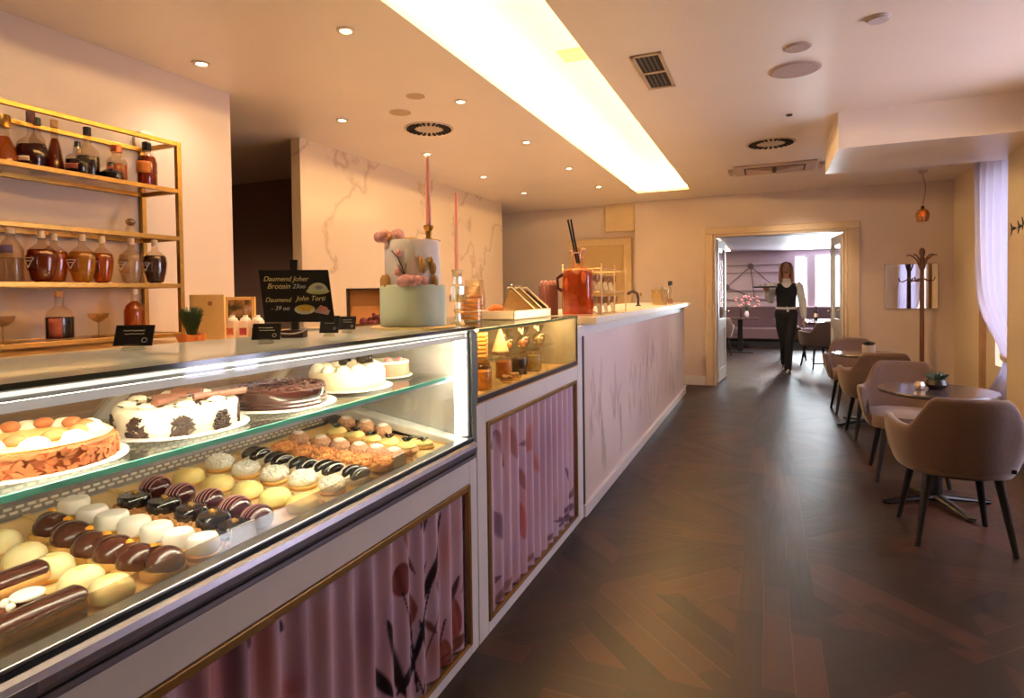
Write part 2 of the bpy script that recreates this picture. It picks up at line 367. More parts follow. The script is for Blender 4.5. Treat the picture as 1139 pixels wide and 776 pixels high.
# ------------------------------------------------------------------ lights
def spot(loc, e, ang=120, blend=1.0, col=(1, .79, .59), rot=(0, 0, 0), size=.03):
    l = bpy.data.lights.new('downlight_and_fill_spot', 'SPOT'); l.energy = e; l.color = col; l.spot_size = math.radians(ang); l.spot_blend = blend; l.shadow_soft_size = size
    o = bpy.data.objects.new('downlight_and_fill_spot', l); COL.objects.link(o); o.location = loc; o.rotation_euler = rot; return o
def aim(o, p):
    o.rotation_euler = (Vector(p)-o.location).to_track_quat('-Z', 'Y').to_euler(); return o
def area(loc, rot, sx, sy, e, col):
    l = bpy.data.lights.new('window_daylight', 'AREA'); l.shape = 'RECTANGLE'; l.size = sx; l.size_y = sy; l.energy = e; l.color = col
    o = bpy.data.objects.new('window_daylight', l); COL.objects.link(o); o.location = loc; o.rotation_euler = rot; return o
DL_E = 50
bulb = M('downlight_glow', (255, 230, 190), .5, emit=14, emit_col=(255, 222, 170))
ring = M('downlight_ring', (226, 210, 190), .4)
proto = None
for xi, x in enumerate((-1.92, -2.92)):
    for k in range(6):
        y = 1.23+1.21*k  # nearest pair is out of view, added to light the left wall
        spot((x, y, ZC-.012), DL_E*(1 if xi == 0 else .34))
        if proto is None:
            proto = thing('downlight', (x, y, ZC), '', 'ceiling light', 'recessed downlights')
            MB().lathe([(.026, -.002), (.045, -.002), (.045, -.008), (.03, -.010), (.026, -.004)], seg=20).build('ring', ring, proto, smooth=True)
            MB().lathe([(.026, -.006), (.02, -.009), (0.0, -.010)], seg=16).build('bulb', bulb, proto, smooth=True)
            o = proto
        else: o = dup(proto, (x, y, ZC))
        o['label'] = 'small round downlight, %s from near end of row %s' % (ORD[k], 'beside the lit cove' if xi == 0 else 'along the left wall')
area((2.75, 6.82, 1.5), (0, PI/2, 0), 1.7, 1.0, 30, (.72, .74, 1))
area((2.75, 3.9, 1.45), (0, PI/2, 0), 1.7, 1.3, 52, (.80, .72, 1))
area((1.1, 15.95, 1.5), (-PI/2, 0, 0), 1.0, 1.25, 170, (.86, .9, 1))
spot((0.3, 12.6, ZB-.05), 170, 150, .8, (1, .8, .72))  # fixtureless fill lamp, strengthened to brighten the far room
spot((1.15, 7.4, ZC-.03), 30, 130, 1, (1, .66, .36))  # fixtureless fill lamp, strengthened to brighten the back wall beyond the soffit
aim(spot((.9, 4.1, ZC-.04), 16, 46, 1, (1, .70, .40)), (1.76, 5.5, 1.6))  # bare spot without a fixture, added to warm the pilaster
aim(spot((.35, 6.9, ZC-.04), 110, 44, 1, (1, .78, .56)), (.3, 10.3, .75))  # added spot without a fixture, lights the waitress from the front
spot((-5.2, 3.2, ZC-.03), 60, 150, 1, (1, .7, .5))  # unseen lamp added to lift the dark corridor
aim(spot((.5, 6.2, ZC-.04), 34, 96, 1, (1, .82, .66)), (-1.0, 6.6, .75))
W = bpy.data.worlds.new('world'); S.world = W; W.use_nodes = True
bg = W.node_tree.nodes['Background']; bg.inputs['Color'].default_value = (.74, .80, 1, 1)
wn_ = W.node_tree; tcw = wn_.nodes.new('ShaderNodeTexCoord'); spw = wn_.nodes.new('ShaderNodeSeparateXYZ'); mrw = wn_.nodes.new('ShaderNodeMapRange')   # sky brighter towards the street end (+y)
wn_.links.new(tcw.outputs['Generated'], spw.inputs[0]); wn_.links.new(spw.outputs[1], mrw.inputs['Value']); mrw.inputs['From Min'].default_value = .6; mrw.inputs['From Max'].default_value = .98
mrw.inputs['To Min'].default_value = .42; mrw.inputs['To Max'].default_value = 2.2; wn_.links.new(mrw.outputs[0], bg.inputs['Strength'])
# ------------------------------------------------------------------ ceiling fittings
def round_vent(x, y, r, label):
    t = thing('round_ceiling_vent', (x, y, ZC), label, 'ceiling vent', 'round slotted ceiling vents')
    MB().lathe([(0, -.004), (r*.55, -.008), (r*.58, -.004), (r*.9, -.003), (r*1.0, -.010), (r*1.06, -.004), (r*1.06, 0)], seg=40).build('plate', M('vent_plate', (206, 184, 160), .5), t, smooth=True)
    s = MB()
    for k in range(24):
        a = 2*PI*k/24; ca, sa = math.cos(a), math.sin(a)
        def q(rr, w): return (rr*ca-w*sa, rr*sa+w*ca)
        s.prism([q(r*.62, -.006), q(r*.95, -.012), q(r*.95, .012), q(r*.62, .006)], -.014, -.002)
    s.build('slots', M('vent_slot', (34, 26, 22), .8), t)
round_vent(-2.465, 4.14, .185, 'round slotted vent in the ceiling above the candle on the cake')
round_vent(.03, 5.87, .195, 'round slotted vent in the ceiling left of the boxed soffit')
t = thing('linear_vent', (-.62, 3.67, ZC), 'narrow dark two-part slot vent in the ceiling beside the lit cove', 'ceiling vent')
MB().box(-.10, -.33, -.008, -.075, .33, 0).box(.075, -.33, -.008, .10, .33, 0).box(-.1, -.33, -.008, .1, -.30, 0).box(-.1, .30, -.008, .1, .33, 0).box(-.1, -.012, -.008, .1, .012, 0).build('frame', M('vent_frame', (196, 168, 136), .5), t, bevel=.002)
s = MB()
for x in (-.05, -.02, .01, .04): s.box(x-.004, -.3, -.006, x+.006, .3, -.003)
s.build('fins', M('vent_fin', (70, 58, 50), .5), t); MB().box(-.075, -.3, -.0025, .075, .3, -.001).build('dark_slot', M('vent_slot', (34, 26, 22)), t)
t.scale = (.86, .9, 1)
def disc(name, x, y, r, label, cat, col, h=.01, group=None):
    o = thing(name, (x, y, ZC), label, cat, group)
    MB().lathe([(0, -h), (r*.9, -h), (r*.93, -h*.6), (r, -h*.5), (r, 0)], seg=32).build('cover', M(name+'_cover', col, .6, vary=.05, scale=200), o, smooth=True)
    MB().lathe([(r, -h*.4), (r*1.05, -h*.3), (r*1.05, 0)], seg=32).build('rim', M('speaker_rim', (206, 186, 172), .5), o, smooth=True)
disc('ceiling_speaker', .153, 3.99, .14, 'larger round ceiling speaker grille', 'speaker', (176, 152, 142))
disc('ceiling_speaker', .153, 3.63, .068, 'smaller round ceiling speaker beside the larger one', 'speaker', (176, 152, 142))
disc('smoke_detector', .50, 3.41, .05, 'round white detector alone on the ceiling near the right top', 'detector', (206, 190, 186), .018)
disc('ceiling_sensor', .154, 4.98, .022, 'tiny dark round sensor on the ceiling near the soffit', 'sensor', (40, 32, 28), .012)
disc('ceiling_cover', -2.435, 3.69, .075, 'pale round blank cover in the ceiling near the slotted vent', 'cover plate', (196, 164, 126), .004)
disc('ceiling_cover', -2.145, 3.435, .06, 'smaller pale blank cover between two downlights', 'cover plate', (196, 164, 126), .004)
o = thing('cove_panel', (-1.16, 3.85, ZC+.26), 'small square access plate inside the lit cove', 'cover plate')
MB().box(-.09, -.09, -.012, .09, .09, 0).build('plate', M('cove_plate', (226, 206, 150), .5), o, bevel=.003)
MB().box(-.1, -.1, -.006, .1, .1, -.0005).build('rim', M('cove_plate_rim', (214, 190, 130), .5), o)
t = thing('air_cassette', (.07, 7.05, ZC), 'rectangular air outlet with two tilted flaps in the ceiling near the doorway', 'air conditioner')
MB().box(-.40, -.26, -.02, .40, .26, 0).build('frame', M('cassette_frame', (206, 178, 158), .5), t, bevel=.01)
MB().box(-.30, -.17, -.023, .30, .17, -.0205).build('dark_slot', M('cassette_slot', (92, 66, 52), .7), t)
for a, b, tl in ((-.28, -.02, .05), (.02, .28, -.05)):
    m = MB(); m.hexa([(a, -.15, -.03-max(0, -tl)*.7), (b, -.15, -.03-max(0, tl)*.7), (b, .12, -.03-max(0, tl)*.3), (a, .12, -.03-max(0, -tl)*.3), (a, -.15, -.024), (b, -.15, -.024), (b, .12, -.024), (a, .12, -.024)])
    m.build('flap', M('cassette_flap', (196, 164, 146), .5), t)
for x in (-.44, .45): MB().tube([(x, .1, -.012), (x, -.1, -.012)], .025, 10).build('end_cap', M('cassette_frame', (206, 178, 158)), t, smooth=True)
# ================================================================== COUNTERS
def fluted(y0, y1, z0, z1, xb, depth, pitch, ny, nz, paint, name, mat, parent):
    me = bpy.data.meshes.new(name); vs = []; cols = []
    for i in range(ny):
        y = y0+(y1-y0)*i/(ny-1)
        x = xb+depth*(.5-.5*math.cos(2*PI*(y-y0)/pitch))
        for j in range(nz):
            z = z0+(z1-z0)*j/(nz-1)
            vs.append((x, y-parent.location.y, z)); cols.append(paint(y, z))
    vs = [(v[0]-parent.location.x, v[1], v[2]-parent.location.z) for v in vs]
    fs = [(i*nz+j, (i+1)*nz+j, (i+1)*nz+j+1, i*nz+j+1) for i in range(ny-1) for j in range(nz-1)]
    me.from_pydata(vs, [], fs); me.materials.append(mat)
    a = me.color_attributes.new('print', 'FLOAT_COLOR', 'POINT')
    a.data.foreach_set('color', [q for c in cols for q in c])
    for p in me.polygons: p.use_smooth = True
    o = bpy.data.objects.new(name, me); COL.objects.link(o); o.parent = parent
    return o
def seg_d(p, a, b):
    dx, dy = b[0]-a[0], b[1]-a[1]; L2 = dx*dx+dy*dy+1e-9
    t = max(0, min(1, ((p[0]-a[0])*dx+(p[1]-a[1])*dy)/L2))
    return math.hypot(p[0]-a[0]-t*dx, p[1]-a[1]-t*dy), t
def mixc(a, b, t): return tuple(a[i]*(1-t)+b[i]*t for i in range(3))+(1,)
def print_painter(base_fn, marks, fade=1.0):
    """marks in photo pixels on the panel plane: ('leaf', p, q, half-width, colour) or ('bloom', c, r along, r up, colour) or ('stem', p, q, w, colour)"""
    MK = []
    for k in marks:
        if k[0] in ('bloom', 'wash'):
            c = pt(*k[1], x=-1.0); MK.append((k[0][0], (c.y, c.z), k[2], k[3], lin(k[4])))
        else:
            a, b = pt(*k[1], x=-1.0), pt(*k[2], x=-1.0); MK.append((k[0][0], (a.y, a.z), (b.y, b.z), k[3], lin(k[4])))
    def f(y, z):
        c = base_fn(y, z)
        for k in MK:
            if k[0] in ('b', 'w'):
                dy, dz = y-k[1][0], z-k[1][1]
                if abs(dy) > k[2]*1.4 or abs(dz) > k[3]*1.4: continue
                up_ = dz/k[3]; tw = 1.0-.45*max(0, up_)-.12*max(0, -up_)          # tulip: narrower towards the tip
                d = (dy/(k[2]*tw))**2+up_**2
                if k[0] == 'w': c = mixc(c, k[4], .75*math.exp(-2.2*d)); continue
                if d < 1.2:
                    pet = .80+.22*math.sin(dy/k[2]*7+dz/k[3]*2)+.3*mnoise.noise(Vector((y*34, z*22, 1.3)))
                    c = mixc(c, tuple(v*pet for v in k[4][:3]), fade*max(0, min(1, (1.2-d)*4)))
            else:
                if min(k[1][0], k[2][0])-k[3] > y or max(k[1][0], k[2][0])+k[3] < y: continue
                d, t = seg_d((y, z), k[1], k[2])
                w = k[3]*(math.sin(PI*min(1, max(0, t*.97+.015)))**.8) if k[0] == 'l' else k[3]
                if d < w: 
                    sh = .8+.4*(d/w if w else 0)
                    c = mixc(c, tuple(v*sh for v in k[4][:3]), fade*min(1, (w-d)/(w*.35+1e-6)))
        return c
    return f
PRINT = M('printed_fluted_panel', (200, 170, 180), .36, vcol='print', spec=.5)
A_, B_, C_ = lin((222, 192, 206)), lin((188, 150, 170)), lin((206, 164, 168))
def base1(y, z):
    n = mnoise.noise(Vector((y*1.6, z*2.0, 3.1))); n2 = mnoise.noise(Vector((y*6, z*5, 9.0)))
    c = mixc(A_, B_, max(0, min(1, .5+.8*n))); return mixc(c, C_, max(0, min(.8, n2*1.3)))
LEAF, PLUM, CORAL, BROWN = (38, 26, 32), (92, 58, 72), (186, 114, 106), (128, 78, 66)
marks1 = [('wash', (500, 610), .07, .14, (200, 136, 132)), ('wash', (490, 720), .12, .12, (176, 116, 108)), ('bloom', (452, 645), .036, .05, (140, 76, 74)), ('bloom', (492, 645), .026, .055, (146, 92, 90)),
          ('bloom', (463, 682), .032, .06, (160, 92, 86)), ('bloom', (512, 690), .026, .075, (190, 108, 96)), ('bloom', (500, 732), .03, .06, (172, 100, 84)), ('bloom', (458, 590), .03, .06, (184, 122, 122)),
          ('leaf', (463, 775), (482, 625), .012, LEAF), ('leaf', (474, 700), (494, 590), .016, LEAF), ('leaf', (455, 776), (434, 690), .026, LEAF), ('leaf', (450, 776), (466, 720), .02, LEAF),
          ('leaf', (440, 776), (421, 742), .02, LEAF), ('leaf', (507, 690), (514, 640), .014, PLUM), ('leaf', (500, 740), (520, 700), .016, BROWN), ('leaf', (488, 705), (480, 690), .012, BROWN),
          ('stem', (470, 770), (462, 640), .004, LEAF), ('stem', (463, 660), (460, 580), .004, PLUM), ('stem', (493, 770), (500, 690), .004, PLUM), ('leaf', (478, 600), (482, 575), .01, PLUM),
          ('leaf', (318, 692), (326, 705), .012, LEAF), ('leaf', (310, 688), (300, 690), .012, LEAF), ('leaf', (278, 708), (290, 722), .016, LEAF),
          ('wash', (300, 735), .05, .22, CORAL), ('wash', (246, 752), .06, .2, (190, 108, 100)), ('wash', (330, 770), .08, .05, (190, 104, 100)), ('wash', (270, 740), .04, .25, (96, 66, 80)), ('wash', (345, 730), .05, .25, (140, 104, 120)), ('wash', (412, 700), .05, .2, (150, 110, 128)),
          ('stem', (474, 776), (452, 660), .003, LEAF), ('stem', (476, 776), (492, 665), .003, PLUM), ('stem', (480, 776), (512, 705), .003, PLUM), ('stem', (473, 776), (490, 590), .0035, LEAF), ('leaf', (490, 640), (497, 570), .010, LEAF), ('leaf', (468, 640), (456, 600), .009, PLUM), ('leaf', (482, 740), (470, 690), .014, LEAF), ('leaf', (505, 745), (524, 690), .012, BROWN), ('leaf', (470, 590), (474, 560), .008, PLUM), ('leaf', (486, 776), (512, 740), .018, BROWN), ('leaf', (515, 660), (524, 610), .010, (150, 100, 92))]
marks2 = [('wash', (570, 480), .10, .14, (206, 140, 132)), ('wash', (585, 560), .10, .2, (200, 140, 140)), ('leaf', (598, 460), (590, 505), .05, (206, 128, 116)), ('leaf', (556, 478), (566, 520), .03, (156, 98, 104)), ('leaf', (572, 470), (577, 510), .03, (176, 112, 112)),
          ('leaf', (592, 492), (604, 530), .03, (204, 128, 116)), ('leaf', (583, 520), (586, 545), .02, (160, 96, 98)), ('leaf', (584, 560), (586, 600), .03, (196, 104, 96)), ('leaf', (556, 570), (562, 600), .04, (128, 100, 122)),
          ('leaf', (583, 495), (590, 488), .02, (140, 90, 90)), ('leaf', (632, 575), (640, 560), .03, PLUM), ('leaf', (625, 590), (640, 545), .016, PLUM), ('leaf', (620, 580), (641, 575), .02, PLUM), ('leaf', (636, 545), (632, 520), .018, PLUM), ('leaf', (636, 560), (642, 530), .02, BROWN),
          ('leaf', (555, 680), (566, 640), .02, BROWN), ('leaf', (562, 672), (572, 638), .02, (150, 112, 92)), ('leaf', (551, 660), (560, 640), .02, PLUM), ('leaf', (575, 660), (584, 630), .02, BROWN), ('leaf', (590, 630), (600, 605), .018, (150, 96, 90)), ('leaf', (610, 610), (620, 585), .016, BROWN), ('leaf', (547, 500), (556, 480), .03, (150, 120, 136))]
marks3 = []
r3 = random.Random(3)
for k in range(60):
    y = 3.5+r3.random()**1.3*4.3; z = .08+r3.random()*.55; hgt = .15+.3*r3.random(); lean = (r3.random()-.5)*.3
    marks3.append((y, z, y+lean, z+hgt, .02+.03*r3.random(), r3.choice([(150, 104, 92), (130, 96, 92), (176, 128, 112), (120, 88, 84)])))
def base3(y, z):
    n = mnoise.noise(Vector((y*1.1, z*1.6, 7.7)))
    c = mixc(lin((238, 222, 212)), lin((214, 188, 180)), max(0, min(1, .45+.9*n)))
    for (a, b, a2, b2, w, cc) in marks3:
        if abs(y-(a+a2)/2) > .3: continue
        d, t = seg_d((y, z), (a, b), (a2, b2)); ww = w*math.sin(PI*(.02+.96*t))
        if d < ww: c = mixc(c, lin(cc), .24*min(1, (ww-d)/(ww*.5)))
    return c
OPAL = G('opal_top_glass', (236, 240, 236), .06, rough=.03, solid=.8, milk=(236, 236, 230))
_n = OPAL.node_tree; _df = [q for q in _n.nodes if q.type == 'BSDF_DIFFUSE'][0]; _tl = _n.nodes.new('ShaderNodeBsdfTranslucent'); _tl.inputs['Color'].default_value = lin((240, 240, 232)); _mm = _n.nodes.new('ShaderNodeMixShader'); _mm.inputs[0].default_value = .55
_to = _df.outputs[0].links[0].to_socket; _n.links.new(_df.outputs[0], _mm.inputs[1]); _n.links.new(_tl.outputs[0], _mm.inputs[2]); _n.links.new(_mm.outputs[0], _to)
# ------------------------------------------------ refrigerated pastry case
CASE = thing('pastry_display_case', (-1.42, .8, 0), 'long refrigerated glass pastry case with printed fluted front, nearest counter unit', 'display case')
Y0, Y1 = -.42, 1.985
MB().box(-1.86, Y0, 0, -1.05, Y1-.0, .715).build('base_cabinet', WHITE, CASE, world=True)
fr = MB(); fr.box(-1.05, 1.925, 0, -1.0, Y1, .715).box(-1.05, Y0, .632, -1.0, 1.925, .715).box(-1.05, Y0, 0, -1.0, 1.925, .042).box(-1.05, Y0, .042, -1.0, Y0+.06, .632)
fr.build('front_frame', WHITE, CASE, world=True, bevel=.003)
fluted(Y0+.06, 1.905, .05, .625, -1.030, .025, .0875, 600, 130, print_painter(base1, marks1), 'fluted_panel', PRINT, CASE)
gf = MB(); gf.box(-1.012, 1.905, .042, -.994, 1.925, .632).box(-1.012, Y0+.06, .610, -.994, 1.905, .632).box(-1.012, Y0+.06, .042, -.994, 1.905, .054).box(-1.012, Y0+.06, .054, -.994, Y0+.08, .610)
gf.build('gold_frame', GOLDP, CASE, world=True, bevel=.003)
ra = MB()
prof = [(-1.03, .718), (-.992, .718), (-.988, .724), (-.988, .732), (-.993, .735), (-.986, .740), (-.980, .750), (-.979, .764), (-.983, .776), (-.992, .782), (-1.03, .782)]
ra.add([(x, Y0, z) for x, z in prof]+[(x, 1.952, z) for x, z in prof], [tuple(range(len(prof))), tuple(reversed(range(len(prof), 2*len(prof))))]+[((i+1) % len(prof), i, len(prof)+i, len(prof)+(i+1) % len(prof)) for i in range(len(prof))])
rail = ra.build('bumper_rail', ALU, CASE, world=True)
MB().box(-.9935, Y0, .733, -.9885, 1.952, .736).build('groove', RUBBER, rail).location = -CASE.location
MB().box(-1.03, Y0, .782, -.994, 1.952, .790).build('gasket', RUBBER, CASE, world=True)
MB().box(-1.035, Y0, .790, -.996, 1.952, .798).build('glass_channel', STEEL, CASE, world=True, bevel=.002)
npl = MB().box(-.9795, .462, .7475, -.9775, .515, .7665).build('name_plate', M('plate_metal', (120, 116, 126), .4, .6), CASE, world=True, bevel=.002)
MB().box(-1.006, Y0, .795, -.999, 1.952, 1.190).build('front_glass', GLASS, CASE, world=True)
top = MB().box(-1.45, Y0, 1.190, -.998, Y1, 1.2015).build('top_glass', OPAL, CASE, world=True)
MB().box(-.998, Y0, 1.1925, -.9945, Y1-.002, 1.2018).build('polished_edge', GLASSE, top).location = -CASE.location
# lighting profile under the top glass, with its tube
MB().box(-1.078, Y0, 1.173, -1.012, 1.934, 1.189).build('light_housing', M('housing_white', (240, 240, 238), .4), CASE, world=True, bevel=.002)
LEDC = M('case_led', (255, 250, 238), .5, emit=25, emit_col=(255, 236, 208))
MB().box(-1.066, Y0+.02, 1.164, -1.040, 1.93, 1.172).build('light_strip', LEDC, CASE, world=True)
MB().box(-1.085, Y0+.02, 1.010, -1.072, 1.93, 1.0165).build('light_strip', LEDC, CASE, world=True)  # unseen strip added under the shelf to brighten the pastries below
MB().box(-1.072, Y0+.02, 1.006, -1.064, 1.93, 1.0165).build('shelf_rail', STEEL, CASE, world=True)
MB().box(-1.016, Y0+.02, 1.157, -1.0125, 1.934, 1.1725).build('housing_lip', M('housing_lip_glow', (214, 206, 204), .5, emit=.22, emit_col=(230, 216, 214)), CASE, world=True)  # housing lip; weak emission imitates light showing through its plastic
MB().box(-1.012, Y0+.02, 1.181, -1.0105, 1.945, 1.1885).build('light_strip', M('case_led_soft', (255, 250, 244), .5, emit=.6), CASE, world=True)
LEDV = M('case_led_post', (255, 252, 246), .5, emit=5, emit_col=(255, 246, 232))
MB().box(-1.066, 1.935, .80, -1.008, 1.951, 1.165).build('end_post', M('post_white', (236, 236, 234), .4), CASE, world=True, bevel=.003)
MB().box(-1.058, 1.926, .805, -1.014, 1.935, 1.16).build('light_strip', LEDV, CASE, world=True, bevel=.002)
MB().box(-1.86, 1.952, .72, -1.0, 1.975, 1.189).build('end_panel', M('end_panel_grey', (196, 194, 190), .12, .35, vary=.03), CASE, world=True)
MB().box(-1.02, 1.952, .72, -.997, Y1, 1.189).build('corner_post', M('post_greygreen', (150, 160, 154), .3, .5), CASE, world=True, bevel=.002)
# sloping deck, pale trim up its end, perforated rear air panel, rear sliding doors
def dz(x): return .776+.06*(-x-1.03)
MB().hexa([(-1.64, Y0, .70), (-1.012, Y0, .70), (-1.012, 1.952, .70), (-1.64, 1.952, .70), (-1.64, Y0, dz(-1.64)), (-1.012, Y0, dz(-1.012)), (-1.012, 1.952, dz(-1.012)), (-1.64, 1.952, dz(-1.64))]).build('deck', STEEL, CASE, world=True)
MB().hexa([(-1.62, 1.885, .86), (-1.03, 1.885, .768), (-1.03, 1.951, .768), (-1.62, 1.951, .86), (-1.62, 1.885, .90), (-1.03, 1.885, .796), (-1.03, 1.951, .796), (-1.62, 1.951, .90)]).build('end_trim', M('trim_white', (226, 222, 214), .35), CASE, world=True, bevel=.006)
pf = MB(); pf.box(-1.645, Y0, .80, -1.62, 1.9, .985)
pf.build('rear_panel', M('rear_panel_grey', (150, 140, 134), .4, .4), CASE, world=True)
sl = MB(); k = 0
z = .822
while z < .975:
    y = Y0+.05+(.0125 if k % 2 else 0)
    while y < 1.86: sl.box(-1.6195, y, z, -1.6165, y+.017, z+.006); y += .025
    z += .0115; k += 1
sl.build('air_slots', M('slot_light', (226, 218, 204), .4), CASE, world=True)
rd = MB()
def slope_bar(y, w=.045, t=.016):
    a, b = Vector((-1.44, y, 1.185)), Vector((-1.84, y, .86)); 
    rd.hexa([b+Vector((0, 0, -t)), b+Vector((0, w, -t)), a+Vector((0, w, -t)), a+Vector((0, 0, -t)), b, b+Vector((0, w, 0)), a+Vector((0, w, 0)), a])
for y in (Y0, .55, 1.02, 1.62, 1.9): slope_bar(y)
rd.box(-1.47, Y0, 1.155, -1.43, 1.945, 1.175).box(-1.86, Y0, .70, -1.82, 1.945, .87)
rd.build('rear_door_frame', M('rear_white', (222, 216, 208), .4), CASE, world=True, bevel=.003)
MB().hexa([(-1.838, Y0, .862), (-1.838, 1.945, .862), (-1.445, 1.945, 1.178), (-1.445, Y0, 1.178), (-1.842, Y0, .866), (-1.842, 1.945, .866), (-1.449, 1.945, 1.182), (-1.449, Y0, 1.182)]).build('rear_glass', G('rear_glass', (222, 216, 212), .22, solid=.22, milk=(176, 162, 158)), CASE, world=True)
# middle glass shelf on brackets
sh = MB().box(-1.50, Y0, 1.017, -1.058, 1.925, 1.027).build('glass_shelf', G('shelf_glass', (246, 251, 249), .06), CASE, world=True)
MB().box(-1.058, Y0, 1.0165, -1.053, 1.925, 1.0275).build('polished_edge', TEAL, sh).location = -CASE.location
br = MB()
for y in (.1, .78, 1.46, 1.90): br.box(-1.52, y, 1.002, -1.10, y+.012, 1.0165)
br.build('shelf_bracket', STEEL, CASE, world=True, bevel=.002)
# clear price rail in front of the pastries
pr = MB().hexa([(-1.0305, Y0, .79), (-1.0265, Y0, .79), (-1.0265, 1.60, .79), (-1.0305, 1.60, .79), (-1.0395, Y0, .832), (-1.0355, Y0, .832), (-1.0355, 1.60, .832), (-1.0395, 1.60, .832)]).build('price_rail', G('price_rail_plastic', (240, 230, 214), .06, rough=.08, solid=.14, milk=(196, 172, 146)), CASE, world=True)
cards = MB()
for y in (.905, 1.50):
    cards.hexa([(-1.0340, y, .80), (-1.0330, y, .80), (-1.0330, y+.07, .80), (-1.0340, y+.07, .80), (-1.0410, y+.01, .834), (-1.0400, y+.01, .834), (-1.0400, y+.07, .834), (-1.0410, y+.07, .834)])
cards.build('price_card', M('card_white', (240, 234, 222), .6), CASE, world=True)
# ------------------------------------------------ neutral glazed counter
NEU = thing('glazed_counter', (-1.35, 2.63, 0), 'white counter unit with short glass vitrine and pink fluted panel in a gold frame', 'counter')
NY0, NY1 = 1.99, 3.285
MB().box(-1.75, NY0, 0, -1.05, NY1, .905).build('base_cabinet', WHITE, NEU, world=True)
fr = MB(); fr.box(-1.05, NY0, 0, -1.0, 2.072, .905).box(-1.05, 3.255, 0, -1.0, NY1, .905).box(-1.05, 2.072, .828, -1.0, 3.255, .905).box(-1.05, 2.072, 0, -1.0, 3.255, .048)
fr.build('front_frame', WHITE, NEU, world=True, bevel=.003)
fluted(2.09, 3.24, .06, .815, -1.030, .025, .0885, 340, 130, print_painter(base1, marks2, .8), 'fluted_panel', PRINT, NEU)
gf = MB(); gf.box(-1.012, 2.072, .048, -.994, 2.098, .828).box(-1.012, 3.238, .048, -.994, 3.255, .828).box(-1.012, 2.098, .808, -.994, 3.238, .828).box(-1.012, 2.098, .048, -.994, 3.238, .060)
gf.build('gold_frame', GOLDP, NEU, world=True, bevel=.003)
MB().box(-1.75, NY0+.01, .905, -1.0, NY1, .912).build('vitrine_floor', M('vitrine_wood', (216, 176, 116), .35, vary=.1, scale=6), NEU, world=True)
MB().box(-1.02, NY0+.01, .912, -.998, NY1, .936).build('glass_channel', M('channel_dark', (92, 76, 76), .35, .7), NEU, world=True, bevel=.002)
MB().box(-1.008, NY0+.015, .936, -1.001, NY1-.005, 1.180).build('front_glass', GLASS, NEU, world=True)
MB().box(-1.008, NY1-.008, .936, -.999, NY1-.001, 1.180).build('glass_edge', M('glass_edge_grey', (70, 72, 66), .2), NEU, world=True)
vt = MB().box(-1.72, NY0, 1.180, -.998, NY1, 1.190).build('top_glass', G('top_glass', (236, 244, 238), .08), NEU, world=True)
MB().box(-.998, NY0+.02, 1.1795, -.9955, NY1, 1.1905).build('polished_edge', M('green_edge', (96, 116, 84), .15, vary=.1), vt).location = -NEU.location
MB().box(-1.46, NY0+.02, 1.045, -1.06, NY1-.2, 1.051).build('glass_shelf', GLASS, NEU, world=True)
MB().box(-1.75, NY1-.012, .912, -1.008, NY1-.006, 1.18).build('end_panel', M('vitrine_end_grey', (184, 176, 158), .2, vary=.03), NEU, world=True)
MB().box(-1.75, NY0+.01, .912, -1.74, NY1-.02, 1.18).build('rear_panel', M('vitrine_rear', (214, 184, 140), .4), NEU, world=True)
MB().box(-1.10, NY0+.03, 1.170, -1.08, NY1-.05, 1.178).build('light_strip', M('vitrine_led', (255, 220, 160), .5, emit=34, emit_col=(255, 206, 140)), NEU, world=True)
MB().box(-1.03, NY0, .912, -1.0, NY0+.015, 1.18).build('corner_post', M('post_greygreen', (150, 160, 154)), NEU, world=True)
# ------------------------------------------------ long bar
BAR = thing('bar_counter', (-1.3, 5.8, 0), 'long bar counter with fine fluted floral front and thick pale top', 'counter')
BY0, BY1 = 3.29, 8.06
MB().box(-1.6, BY0+.01, 0, -1.03, BY1, 1.13).build('base_cabinet', WHITE, BAR, world=True)
fr = MB(); fr.box(-1.03, BY0, 0, -1.0, 3.375, 1.13).box(-1.03, 3.375, 1.068, -1.0, BY1, 1.13).box(-1.03, 3.375, 0, -.985, BY1, .07)
fr.build('front_frame', WHITE, BAR, world=True, bevel=.003)
fluted(3.415, BY1, .07, 1.068, -1.018, .013, .042, 1000, 50, base3, 'fluted_panel', PRINT, BAR)
MB().box(-1.03, 3.378, .07, -.998, 3.412, 1.068).build('dark_strip', M('dark_bronze', (74, 58, 46), .4, .5), BAR, world=True, bevel=.003)
MB().box(-1.72, 3.44, 1.135, -.93, 8.28, 1.178).build('bar_top', M('pale_stone', (238, 224, 200), .3, vary=.04, scale=5), BAR, world=True, bevel=.004)
MB().box(-1.6, BY0+.02, 1.13, -1.02, 8.05, 1.136).build('shadow_gap', M('gap_grey', (150, 140, 130), .5), BAR, world=True)
# ================================================================== BACK BAR: counter, shelf, bottles
BCW = M('back_counter_wood', (214, 176, 118), .4, vary=.12, scale=5)
bc = thing('back_counter', (-2.9, 1.7, 0), 'pale wood back counter along the left wall under the gold shelf unit', 'counter')
MB().box(-3.19, -.5, 0, -2.62, 4.25, 1.05).build('body', M('back_body', (206, 180, 146), .5, vary=.05), bc, world=True)
MB().box(-3.195, -.5, 1.05, -2.58, 4.25, 1.09).build('worktop', BCW, bc, world=True, bevel=.004)
SH = thing('gold_shelf_unit', (-3.04, 1.6, 1.09), 'gold framed glass shelf unit of spirit bottles on the left wall', 'shelf')
ya, yb, xf, xb = .55, 2.262, -2.90, -3.185
def bar(mb, a, b, w=.011): mb.box(min(a[0], b[0])-w, min(a[1], b[1])-w, min(a[2], b[2])-w, max(a[0], b[0])+w, max(a[1], b[1])+w, max(a[2], b[2])+w)
